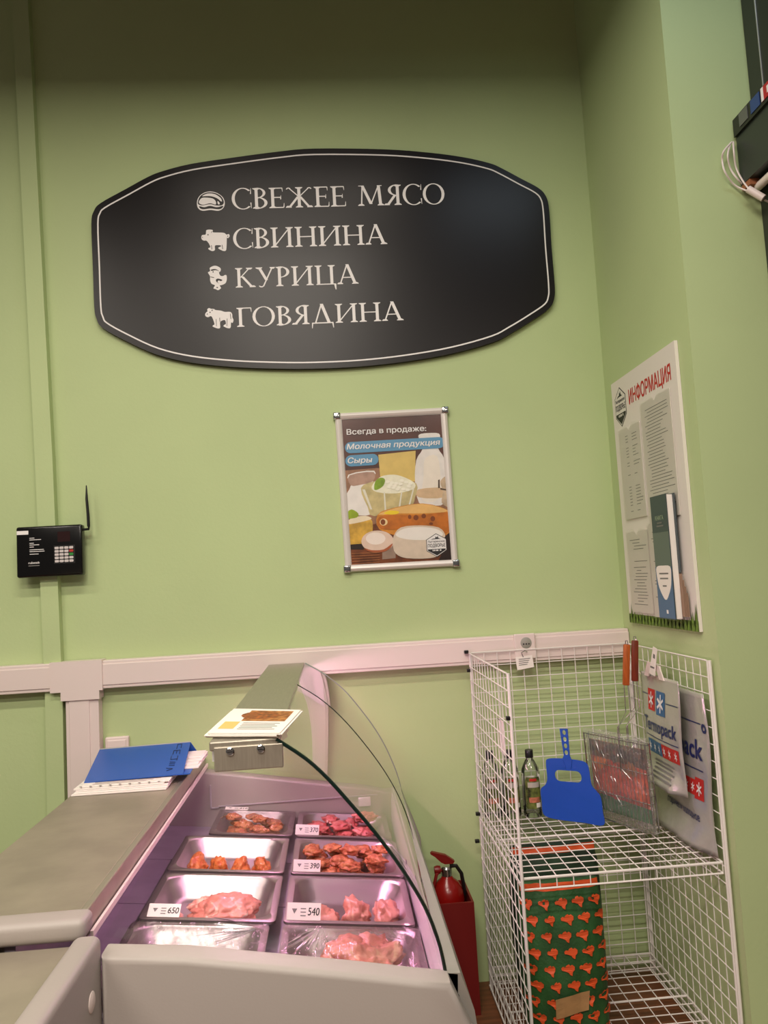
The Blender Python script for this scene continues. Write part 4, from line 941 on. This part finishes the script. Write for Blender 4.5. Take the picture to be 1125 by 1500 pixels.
# bottles
def bottle(x, y, label):
    t = thing('lighter_fluid_bottle', label, 'bottle', (x, y, ZS+.003), group='clear bottles on the rack shelf'); z = ZS+.003
    MB().lathe([(.030, 0), (.033, .004), (.033, .145), (.030, .165), (.018, .190), (.012, .200), (.012, .205)], (x, y, z), 24).build('body', clear_pl, t, smooth=True)
    MB().lathe([(.0145, .203), (.0145, .228), (.013, .230)], (x, y, z), 20).build('cap', black, t, smooth=True)
    mb = MB(); n_ = 10
    for i in range(n_+1):
        a = R(-90-52+104*i/n_); k = min(1, (1-abs(i/n_*2-1))*6)
        for v in (.030+.006*(1-k), .140-.012*(1-k)): mb.v.append(V((x+.0338*math.cos(a), y+.0338*math.sin(a), z+v)))
    mb.f = [(2*i, 2*i+2, 2*i+3, 2*i+1) for i in range(n_)]
    lb = mb.build('label', mat('bottle_label', (30, 34, 22), .4, rgb2=(120, 130, 60), vscale=45), t, smooth='all', recalc=False)
    def strip(nm, m_, v0, v1, a0, a1):
        q = MB()
        for i in range(7):
            a = R(-90+a0+(a1-a0)*i/6)
            for v in (v0, v1): q.v.append(V((x+.0342*math.cos(a), y+.0342*math.sin(a), z+v)))
        q.f = [(2*i, 2*i+2, 2*i+3, 2*i+1) for i in range(6)]; q.build(nm, m_, lb, root=t, recalc=False)
    strip('red_band', print_red, .126, .135, -22, 22); strip('pale_band', mat('label_grey', (176, 168, 160), .5), .104, .122, -34, 40)
    strip('food_print', mat('food_print', (190, 112, 84), .5, var=.3, vscale=60), .052, .070, -30, 36); strip('barcode', paper, .034, .050, 12, 44)
    MB().box(x-.022, x+.022, y+.028, y+.029, z+.03, z+.13).build('back_label', paper, t)
bottle(.672, -.145, 'clear bottle with dark label standing next to the blue fan')
bottle(.600, -.130, 'clear bottle half hidden behind the rack front post')
bottle(.532, -.120, 'clear bottle seen through the rack side panel, farthest left')

# blue grill fan
A0, B0 = on('z', ZS+.003, 797, 1199), on('z', ZS+.003, 886, 1208)
A0, B0 = V((A0.x, A0.y, ZS+.004)), V((B0.x, B0.y, ZS+.004))
fan = thing('grill_fan', 'flat blue plastic grill fan with lattice handle leaning on the shelf', 'fan', ((A0+B0)/2))
U = (B0-A0).normalized(); Wn = V((0, .14, 1)).normalized(); N_ = U.cross(Wn).normalized()
fs = (B0-A0).length/420.0                                          # photo enlargement pixels -> metres
fo = c2([(592,1300),(590,1220),(592,1140),(630,1105),(648,1060),(650,960),(672,930),(780,925),(900,935),(940,955),(950,1000),(955,1090),(985,1130),(1008,1170),(1010,1260),(1005,1345),(880,1340),(740,1335),(640,1325)], 4)
fo = [((x-592)*fs, (1332-y+(x-592)*.02)*fs) for x, y in fo]
hole = [((x-592)*fs, (1332-y)*fs) for x, y in rrect(705, 892, 1000, 1075, 34, 5)]
MB().prism(fo, A0, U, Wn, N_, .004, [hole]).build('blade', blue_pl, fan)
ho = [(768,930),(785,900),(775,720),(832,718),(826,900),(838,932)]
hh = [[(x, y) for x, y in ell(804, cy, 13, 17, 10)] for cy in (745, 790, 835, 880)]
cvt = lambda L_: [((x-592)*fs, (1332-y)*fs) for x, y in L_]
MB().prism(cvt(ho), A0, U, Wn, N_, .005, [cvt(h) for h in hh]).build('handle', blue_pl, fan)
for m_ in (-1, 1): MB().prism(cvt([(768 if m_ < 0 else 832, 928), (776 if m_ < 0 else 840, 928), (790 if m_ < 0 else 826, 985), (783 if m_ < 0 else 819, 985)]), A0-N_*.002, U, Wn, N_, .009).build('rib', blue_pl, fan)

# grill basket wrapped in film, with two wooden grips
G0, G1 = V((.888, -.205, ZS+.006)), V((1.008, -.455, ZS+.006))
U = (G1-G0).normalized(); GW = (G1-G0).length; Wn = V((-.02, .05, 1)).normalized(); N_ = U.cross(Wn).normalized()
if N_.y > 0: N_ = -N_
gb = thing('grill_basket', 'wire grill basket wrapped in crinkled film with two wooden handles', 'grill basket', (G0+G1)/2)
gf = lambda u, v, k=0: G0+U*u+Wn*v+N_*k
GH = .285
for side in (0, 1):
    mb = MB(); k = .022*side+.002
    mb.tube([gf(0, 0.005, k), gf(GW, 0.005, k), gf(GW, GH, k), gf(0, GH, k)], .0026, 6, True)
    for i in range(1, 17): mb.tube([gf(GW*i/17, .005, k), gf(GW*i/17, GH, k)], .0013, 5)
    for j in (1, 2): mb.tube([gf(0, GH*j/3, k-.002), gf(GW, GH*j/3, k-.002)], .0018, 5)
    mb.build('wire_frame', chrome, gb, smooth=True)
mb = MB()
for i in range(13): mb.tube([gf(GW, .005+GH*i/12*.97, .002), gf(GW, .005+GH*i/12*.97, .024)], .0014, 5)
mb.build('side_wires', chrome, gb)
cardm = mat('meat_photo_card', (222, 74, 28), .5, rgb2=(150, 44, 24), vscale=28)
cd_ = MB().prism([(.012, .03), (GW-.012, .03), (GW-.012, GH-.02), (.012, GH-.02)], gf(0, 0, .010), U, Wn, N_, .002).build('card_insert', cardm, gb)
MB().prism([(.012, .03), (GW-.012, .03), (GW-.012, .075), (.012, .085)], gf(0, 0, .0124), U, Wn, N_, .0006).build('green_print', mat('green_print', (40, 110, 56), .5, var=.3, vscale=40), cd_, root=gb)
MB().prism([(.012, GH-.075), (GW-.012, GH-.085), (GW-.012, GH-.02), (.012, GH-.02)], gf(0, 0, .0124), U, Wn, N_, .0006).build('dark_print', mat('dark_print', (36, 26, 24), .5, rgb2=(110, 60, 40), vscale=50), cd_, root=gb)
random.seed(17)
for k, (u, v, ru, rv, c_) in enumerate([(.2, .70, .10, .10, (226, 110, 40)), (.42, .60, .13, .12, (206, 60, 40)), (.7, .66, .10, .09, (170, 100, 50)), (.25, .45, .14, .10, (214, 60, 24)), (.6, .42, .15, .12, (216, 84, 60)), (.82, .48, .08, .14, (232, 90, 34)), (.45, .76, .06, .05, (60, 50, 46)), (.75, .80, .10, .05, (60, 34, 30)), (.5, .32, .2, .05, (180, 40, 40))]):
    q = [(GW*(u+ru*math.cos(R(a))*(1+.3*math.sin(a*.07+k))), GH*(v+rv*math.sin(R(a))*(1+.3*math.cos(a*.05+k)))) for a in range(0, 360, 30)]
    MB().prism([(max(.013, min(GW-.013, a)), b) for a, b in q], gf(0, 0, .0128+.0003*k), U, Wn, N_, .0002).build('meat_print', mat('meat_print_%d' % k, c_, .5, var=.2, vscale=60), cd_, root=gb)
mb = MB()
for i in range(60):
    u, v = random.uniform(.02, .96)*GW, random.uniform(.1, .98)*GH; an = random.uniform(60, 120) if i % 3 else random.uniform(0, 180); L_ = random.uniform(.015, .06)
    p, q_ = gf(u, v, .040), gf(max(0, min(GW, u+L_*math.cos(R(an)))), max(.01, min(GH+.01, v+L_*math.sin(R(an)))), .040)
    n_ = (q_-p).cross(N_).normalized()*random.uniform(.0008, .002); c_ = (p+q_)/2
    mb.add([p, c_+n_, q_, c_-n_, c_+N_*.002], [(0, 1, 4), (1, 2, 4), (2, 3, 4), (3, 0, 4)])
mb.build('film_pleats', glassy('film_pleat', (.9, .88, .9), .35, .18), gb, recalc=False)['kind'] = 'stuff'
mb = MB(); nx, ny = 26, 30
for face, kk in ((0, .036), (1, -.008)):
    base = len(mb.v)
    for j in range(ny+1):
        for i in range(nx+1):
            u, v = i/nx, j/ny; ed = min(1, 6*min(u, 1-u, v, 1-v)); q_ = noise.noise(V((u*7, v*9, face*9+.5)))
            mb.v.append(gf(-.012+(GW+.016)*u+.006*noise.noise(V((v*8, face, 2.2))), -.002+(GH+.022)*v+.008*q_*(v > .9), (.014+(kk-.014)*ed)+.006*q_*ed))
    mb.f += [(base+j*(nx+1)+i, base+j*(nx+1)+i+1, base+(j+1)*(nx+1)+i+1, base+(j+1)*(nx+1)+i) for j in range(ny) for i in range(nx)]
for v_ in mb.v: v_.z = max(v_.z, ZS+.004)
mb.build('plastic_wrap', film_p, gb, smooth='all', recalc=False)
wood_a = mat('orange_wood', (172, 84, 28), .45, var=.15, vscale=20, stretch=(8, 8, 1)); wood_b = mat('red_wood', (112, 40, 22), .45, var=.15, vscale=20, stretch=(8, 8, 1))
for k, (pt, pb_, wm, w0) in enumerate((((918, 944), (917, 1004), wood_a, 0), ((930, 938), (930, 998), wood_b, 1))):
    yy = -.29-.012*k
    a_, b_ = on('y', yy, *pt), on('y', yy, *pb_); c_ = gf(GW*.62+.012*k, GH+.0, .004+.018*k); Dn = (a_-b_).normalized()
    m_ = MB()
    for dx in (-.007, .007): m_.tube([a_+V((dx*.6, 0, .004)), b_+V((dx, 0, 0)), b_+V((dx*1.2, 0, -.09)), c_+V((dx*2.2, 0, .045)), c_+V((dx*2.2, 0, -.10))], .0017, 6)
    m_.tube([a_+V((-.0042, 0, .004)), a_+V((-.003, 0, .013)), a_+V((.003, 0, .013)), a_+V((.0042, 0, .004))], .0017, 6)
    hd = m_.build('handle_wire', chrome, gb, smooth=True)
    gx = MB(); bm = bmesh.new(); bmesh.ops.create_cube(bm, size=1)
    L_ = (a_-b_).length
    rot = V((0, 0, 1)).rotation_difference(Dn).to_matrix()
    for v_ in bm.verts: v_.co = rot @ V((v_.co.x*.023, v_.co.y*.014, v_.co.z*L_))+(a_+b_)/2
    bmesh.ops.bevel(bm, geom=bm.edges[:], offset=.004, segments=2, profile=.5, affect='EDGES')
    gx.frombm(bm).build('wooden_grip', wm, hd, root=gb, smooth=True)

# silver thermal bags hanging on the rack's right panel
silver = mat('silver_foil', (202, 198, 192), .25, .55, bump=.7, bscale=8)
def bag(name, label, X, y0, y1, z0, z1, seed, amp, group):
    t = thing(name, label, 'thermal bag', (X, (y0+y1)/2, z0), group=group)
    wid, hei = y0-y1, z1-z0
    def dsp(u, v):
        e_ = min(1, 5*min(u, 1-u)); g = .012*e_*(1-abs(v-.45)) + amp*noise.noise(V((u*2.4, v*2.6, seed)))+amp*.4*noise.noise(V((u*7+v*2, v*5, seed+3)))
        return g+.03*max(0, .16-v)/.16*e_
    def pt(u, v, k=0): return V((X-max(.001, dsp(u, v))-k, y0-wid*(u+.02*math.sin(v*7+seed)*(u > .5)), z0+hei*v))
    mb = MB(); nx, ny = 24, 30
    for s_ in (0, 1):
        b0 = len(mb.v)
        for j in range(ny+1):
            for i in range(nx+1):
                p = pt(i/nx, j/ny); mb.v.append(p if s_ == 0 else V((X, p.y, p.z)))
        mb.f += [(b0+j*(nx+1)+i, b0+j*(nx+1)+i+1, b0+(j+1)*(nx+1)+i+1, b0+(j+1)*(nx+1)+i) for j in range(ny) for i in range(nx)]
    n1 = (nx+1)*(ny+1)
    per = [i for i in range(nx+1)]+[j*(nx+1)+nx for j in range(1, ny+1)]+[ny*(nx+1)+i for i in range(nx-1, -1, -1)]+[j*(nx+1) for j in range(ny-1, 0, -1)]
    mb.f += [(per[i], per[(i+1) % len(per)], n1+per[(i+1) % len(per)], n1+per[i]) for i in range(len(per))]
    mb.build('sack', silver, t, smooth='all')
    def patch(nm, m_, u0, u1, v0, v1, k=.0012, par=None):
        q = MB(); a = 6
        for j in range(a+1):
            for i in range(a+1): q.v.append(pt(u0+(u1-u0)*i/a, v0+(v1-v0)*j/a, k))
        q.f = [(j*(a+1)+i, j*(a+1)+i+1, (j+1)*(a+1)+i+1, (j+1)*(a+1)+i) for j in range(a) for i in range(a)]
        return q.build(nm, m_, par or t, root=t, recalc=False)
    def txt(s, u, v, wu, hv, m_, bold=.015, nm='lettering'):
        text_mb(s, wu*wid, hv*hei, bold, 0, lambda a, b: pt(u+a/wid, v+b/hei, .0018)).build(nm, m_, t, recalc=False)
    return t, pt, patch, txt, wid, hei
snow_w = mat('snowflake_white', (226, 224, 222), .5)
def flake(t, pt, u, v, ru, rv, k=.0026):
    q = MB()
    for a in range(0, 180, 60):
        du, dv = math.cos(R(a+90)), math.sin(R(a+90)); nu, nv = -dv*.14, du*.14
        q.add([pt(u+ru*(du+nu), v+rv*(dv+nv), k), pt(u+ru*(du-nu), v+rv*(dv-nv), k), pt(u+ru*(-du-nu), v+rv*(-dv-nv), k), pt(u+ru*(-du+nu), v+rv*(-dv+nv), k)], [(0, 1, 2, 3)])
    q.build('snowflake', snow_w, t, recalc=False)
navy = mat('navy_print', (28, 36, 92), .4)
t, pt, patch, txt, wd, hg = bag('thermal_bag', 'larger silver thermal bag behind, its big navy lettering partly covered', RX_1-.008, -.20, -.685, ZS+.006, 1.10, 3, .010, 'silver thermal bags')
txt('Termopack', .06, .575, .86, .13, navy, .02)
txt('°', .93, .66, .05, .15, navy)
patch('printed_rule', navy, .06, .92, .80, .808); patch('printed_rule', navy, .06, .92, .50, .507)
for k in range(6):
    patch('pictogram', print_blue if k < 3 else print_red, .36+.08*k, .435+.08*k, .33, .43)
    flake(t, pt, .40+.08*k, .38, .02, .03)
patch('red_badge', print_red, .82, .92, .31, .45); flake(t, pt, .87, .38, .03, .045)
txt('пакет', .36, .26, .22, .045, navy, .01); txt('горячее и холодное', .36, .17, .50, .05, navy, .012)
t, pt, patch, txt, wd, hg = bag('thermal_bag', 'smaller silver thermal bag in front with white handle and snowflake badges', RX_1-.040, -.285, -.580, .775, 1.128, 8, .005, 'silver thermal bags')
patch('red_badge', print_red, .22, .42, .66, .86); flake(t, pt, .32, .76, .07, .075)
patch('blue_badge', mat('badge_blue', (52, 98, 140), .5), .46, .68, .64, .86); flake(t, pt, .57, .75, .08, .085)
patch('printed_rule', navy, .02, .20, .795, .803); patch('printed_rule', navy, .70, .96, .765, .773)
txt('Termopack', .06, .47, .86, .125, navy, .018)
patch('printed_rule', navy, .08, .95, .41, .418)
for k in range(6):
    patch('pictogram', mat('badge_blue', (52, 98, 140), .5) if k < 3 else print_red, .14+.135*k, .27+.135*k, .26, .38); flake(t, pt, .205+.135*k, .32, .03, .04)
q = MB()
for k in range(5): q.add([pt(u, v, .0014) for u, v in ((.3, .20-.035*k), (.8-.05*(k % 2), .20-.035*k), (.8-.05*(k % 2), .215-.035*k), (.3, .215-.035*k))], [(0, 1, 2, 3)])
q.build('printed_lines', print_grey, t, recalc=False)
HX = RX_1-.046
hnd = [(.18, -.01), (.30, .10), (.62, .085), (.72, -.01), (.60, -.01), (.55, .045), (.36, .055), (.30, -.01)]
MB().prism([(u*wd, v*hg*1.3) for u, v in hnd], (HX, -.285, 1.124), (0, -1, 0), (0, 0, 1), (-1, 0, 0), .004).build('carry_handle', plastic_w, t)
p = on('x', HX-.008, 957, 968)
t2 = thing('price_tag', 'white price tag clipped on the thermal bag handle', 'price tag', (HX-.008, p.y, p.z-.03))
MB().prism([(-.042, -.045), (.005, -.050), (.042, .042), (.010, .048)], (HX-.008, p.y, p.z), (0, -1, 0), (0, 0, 1), (-1, 0, 0), .0015).build('card', paper, t2)
MB().prism([(.004, .010), (.018, .008), (.022, .022), (.008, .024)], (HX-.0096, p.y, p.z), (0, -1, 0), (0, 0, 1), (-1, 0, 0), .0004).build('printed_mark', print_grey, t2)
MB().prism([(-.026, -.024), (.006, -.026), (.008, -.020), (-.024, -.018)], (HX-.0096, p.y, p.z), (0, -1, 0), (0, 0, 1), (-1, 0, 0), .0004).build('printed_line', print_grey, t2)

# charcoal bags on the bottom shelf
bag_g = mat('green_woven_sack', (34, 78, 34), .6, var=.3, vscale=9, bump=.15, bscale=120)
sack_o = mat('orange_print', (206, 78, 28), .6)
def sack(x0, x1, yc, z0, z1, label, seed, prints=True, material=bag_g):
    t = thing('charcoal_sack', label, 'sack', ((x0+x1)/2, yc, z0), group='charcoal sacks on the lower shelf')
    w2, cx = (x1-x0)/2, (x0+x1)/2
    def pt(u, v, k=0):           # front face, u -1..1, v 0..1
        wv = w2*(1+.05*math.sin(v*3)-.03*(v > .9)); th = .075*math.sqrt(max(0, 1-abs(u)**2.6))*(1-.72*v**2.5)*(1-.25*max(0, .1-v)/.1)
        th += .006*noise.noise(V((u*2.5, v*4, seed)))+.005*noise.noise(V((u*6, v*2, seed+4)))
        return V((cx+u*wv, yc-max(th, .002)-k, z0+(z1-z0)*v))
    mb = MB(); nx, ny = 26, 26
    for s_ in (1, -1):
        b0 = len(mb.v)
        for j in range(ny+1):
            for i in range(nx+1):
                p = pt(i/nx*2-1, j/ny); mb.v.append(p if s_ > 0 else V((p.x, 2*yc-p.y, p.z)))
        mb.f += [(b0+j*(nx+1)+i, b0+j*(nx+1)+i+1, b0+(j+1)*(nx+1)+i+1, b0+(j+1)*(nx+1)+i) for j in range(ny) for i in range(nx)]
    n1 = (nx+1)*(ny+1); per = [i for i in range(nx+1)]+[j*(nx+1)+nx for j in range(1, ny+1)]+[ny*(nx+1)+i for i in range(nx-1, -1, -1)]+[j*(nx+1) for j in range(ny-1, 0, -1)]
    mb.f += [(per[i], per[(i+1) % len(per)], n1+per[(i+1) % len(per)], n1+per[i]) for i in range(len(per))]
    sk = mb.build('sack', material, t, smooth='all')
    def strip(nm, v0, v1, m_, bow=0):
        q = MB(); a = 22
        for i in range(a+1):
            u = -.98+1.96*i/a
            for v in (v0, v1): q.v.append(pt(u, v+bow*u*u, .0015))
        q.f = [(2*i, 2*i+2, 2*i+3, 2*i+1) for i in range(a)]; q.build(nm, m_, t, recalc=False, smooth='all')
    strip('top_band', .955, 1.0, sack_o); strip('bottom_band', .035, .07, sack_o, .02)
    if prints:
        shape = [(-.95, .35), (-.7, .6), (-.4, .5), (-.2, .8), (.15, .95), (.3, .7), (.6, .85), (.95, .5), (.9, 0), (.6, -.3), (.5, -.9), (.2, -.7), (0, -.35), (-.5, -.1), (-.9, 0)]
        for r2 in range(9):
            for c_ in range(5):
                u = -.82+c_*.41+(.06 if r2 % 2 else -.04); v = .12+r2*.095
                if abs(u) > .93: continue
                q = MB(); s_ = 1 if c_ != 1 else .8
                q.poly3([pt(max(-.985, min(.985, u+a*.16*s_)), v+b*.037, .004) for a, b in shape]); q.build('flame_print', sack_o, t, recalc=False)
        q = MB(); b = [(-.42, .225), (.34, .265), (.40, .375), (-.40, .345)]
        for j in range(5):
            for i in range(5):
                s_, r3 = i/4, j/4; uu = (b[0][0]*(1-s_)+b[1][0]*s_)*(1-r3)+(b[3][0]*(1-s_)+b[2][0]*s_)*r3; vv = (b[0][1]*(1-s_)+b[1][1]*s_)*(1-r3)+(b[3][1]*(1-s_)+b[2][1]*s_)*r3
                q.v.append(pt(uu, vv, .0075))
        q.f = [(j*5+i, j*5+i+1, (j+1)*5+i+1, (j+1)*5+i) for j in range(4) for i in range(4)]
        q.build('paper_patch', mat('brown_kraft', (156, 118, 74), .8, var=.1, vscale=30), t, recalc=False)
    return t
sack(.512, .762, -.555, .088, .555, 'green charcoal sack with orange flame prints and brown paper patch', 2)
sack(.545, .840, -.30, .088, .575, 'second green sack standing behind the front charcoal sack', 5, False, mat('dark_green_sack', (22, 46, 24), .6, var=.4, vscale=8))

# ================================================================ FIRE EXTINGUISHER IN RED BOX
ex = thing('extinguisher_box', 'open-topped dark red box holding the fire extinguisher', 'box', (.352, -.12, 0))
bx0, bx1, by0, by1, bz = .282, .428, -.215, -.012, .372
for nm, q in (('front_wall', (bx0, bx1, by0, by0+.008, 0, bz)), ('back_wall', (bx0, bx1, by1-.008, by1, 0, bz)), ('left_wall', (bx0, bx0+.008, by0+.008, by1-.008, 0, bz)), ('right_wall', (bx1-.008, bx1, by0+.008, by1-.008, 0, bz)), ('bottom', (bx0+.008, bx1-.008, by0+.008, by1-.008, .0, .01))):
    MB().box(*q).build(nm, mat('dark_red_box', (112, 14, 12), .5), ex)
fe = thing('fire_extinguisher', 'red fire extinguisher with chrome valve standing in the red box', 'extinguisher', (.352, -.115, .01)); fx, fy = .352, -.115
MB().lathe([(.050, 0), (.058, .006), (.058, .345), (.054, .372), (.040, .398), (.022, .412), (.018, .420)], (fx, fy, .01), 28).build('cylinder', mat('extinguisher_red', (136, 16, 12), .25), fe, smooth=True)
MB().lathe([(.017, .415), (.019, .425), (.019, .445), (.013, .452)], (fx, fy, .01), 18).build('valve', chrome, fe, smooth=True)
MB().prism([(-.055, .500), (-.048, .506), (.0, .492), (.030, .470), (.024, .462), (-.006, .462), (-.020, .470), (-.040, .490)], (fx, fy-.010, .01), (1, 0, 0), (0, 0, 1), (0, 1, 0), .020).build('trigger', red_m, fe)
MB().tube([(fx+.012, fy, .462), (fx+.035, fy-.002, .462), (fx+.052, fy-.004, .435), (fx+.0585, fy-.004, .385), (fx+.0585, fy-.004, .36)], .007, 8).build('hose', black, fe, smooth=True)
MB().lathe([(.013, 0), (.015, -.01), (.012, -.022)], (fx-.022, fy, .452), 14, (1, 0, 0)).build('gauge', red_m, fe, smooth=True)
MB().tube([(fx-.05, fy-.01, .40), (fx-.038, fy-.01, .44), (fx-.02, fy, .452)], .006, 8).build('bracket', red_m, fe, smooth=True)

# ================================================================ DARK CABINET AT THE RIGHT
dk = thing('dark_cabinet', 'tall dark refrigerated cabinet at the right edge with shelf canopy', 'cabinet', (1.6, -1.6, 0))
dgreen = mat('dark_green_panel', (34, 38, 32), .4); dk2 = mat('cabinet_black', (20, 19, 18), .4)
XD = 1.372
MB().box(XD, XD+.05, -2.3, YP-.006, 0, 3.6).build('side_panel', dgreen, dk)
MB().box(XD-.004, XD+.001, -2.3, -.83, 2.85, 3.6).build('door_frame', dk2, dk)
MB().tube([(XD-.005, -.83, 2.85), (XD-.005, -.83, 3.6)], .002, 5).build('frame_strip', alu, dk)
MB().box(1.312, XD, -2.3, YP-.008, 2.640, 2.80).build('canopy', mat('canopy_panel', (38, 44, 40), .35), dk)
MB().prism([(1.304, 2.795), (1.304, 2.850), (1.335, 2.862), (XD, 2.862), (XD, 2.795)], (0, -2.3, 0), (1, 0, 0), (0, 0, 1), (0, 1, 0), 2.3+YP-.010).build('price_rail', dk2, dk)
xl = 1.3025
for nm, px0, px1, c_ in (('grey_label', 1082, 1094, (90, 92, 88)), ('blue_label', 1099, 1112, (34, 62, 120)), ('red_label', 1115, 1140, (172, 24, 34))):
    ya, yb = on('x', xl, px0, 180-(px0-1072)*.95).y, on('x', xl, px1, 180-(px1-1072)*.95).y
    lb = MB().box(xl-.0006, xl+.0014, yb, ya, 2.806, 2.846).build(nm, mat(nm, c_, .4), dk)
    if nm == 'red_label':
        MB().box(xl-.0012, xl-.0006, ya-.012, ya, 2.806, 2.846).build('white_edge', print_w, lb, root=dk)
        MB().prism([(.03, .008), (.075, .008), (.075, .014), (.045, .016), (.045, .022), (.07, .022), (.07, .028), (.03, .028)], (xl-.0008, ya, 2.808), (0, -1, 0), (0, 0, 1), (-1, 0, 0), .0003).build('printed_mark', print_w, lb, root=dk)
MB().tube([(1.345, -.79, 2.618), (1.345, -2.2, 2.618)], .013, 12).build('light_tube', mat('tube_white', (226, 214, 204), .4), dk, smooth=True)
MB().box(1.314, 1.345, -.80, YP-.010, 2.622, 2.640).build('wood_block', mat('raw_wood', (150, 92, 58), .7), dk)
cl = on('y', -.80, 1107, 287)
MB().tube([cl+V((-.022, 0, .022)), cl+V((.012, -.02, -.018))], .011, 12).build('cable_clip', plastic_w, dk, smooth=True)
MB().tube([cl+V((.012, -.02, -.018)), cl+V((.0135, -.021, -.0195))], .007, 12).build('clip_bore', mat('clip_grey', (110, 100, 92), .5), dk)
wy = YP-.012
for pts in ([(1074,208),(1075,222),(1078,245),(1088,265),(1100,280)], [(1072,208),(1060,222),(1058,235),(1062,252),(1075,270),(1090,278),(1101,281)], [(1070,210),(1066,228),(1070,247),(1080,262),(1092,274),(1102,282)], [(1112,290),(1118,292),(1128,297)]):
    w3 = [on('y', wy-.012*(i % 2)-(.04 if x > 1095 else 0), x, y) for i, (x, y) in enumerate(pts)]
    MB().tube([V(p) for p in cr(w3, 4, False)], .0028, 6).build('wire', plastic_w, dk, smooth=True)
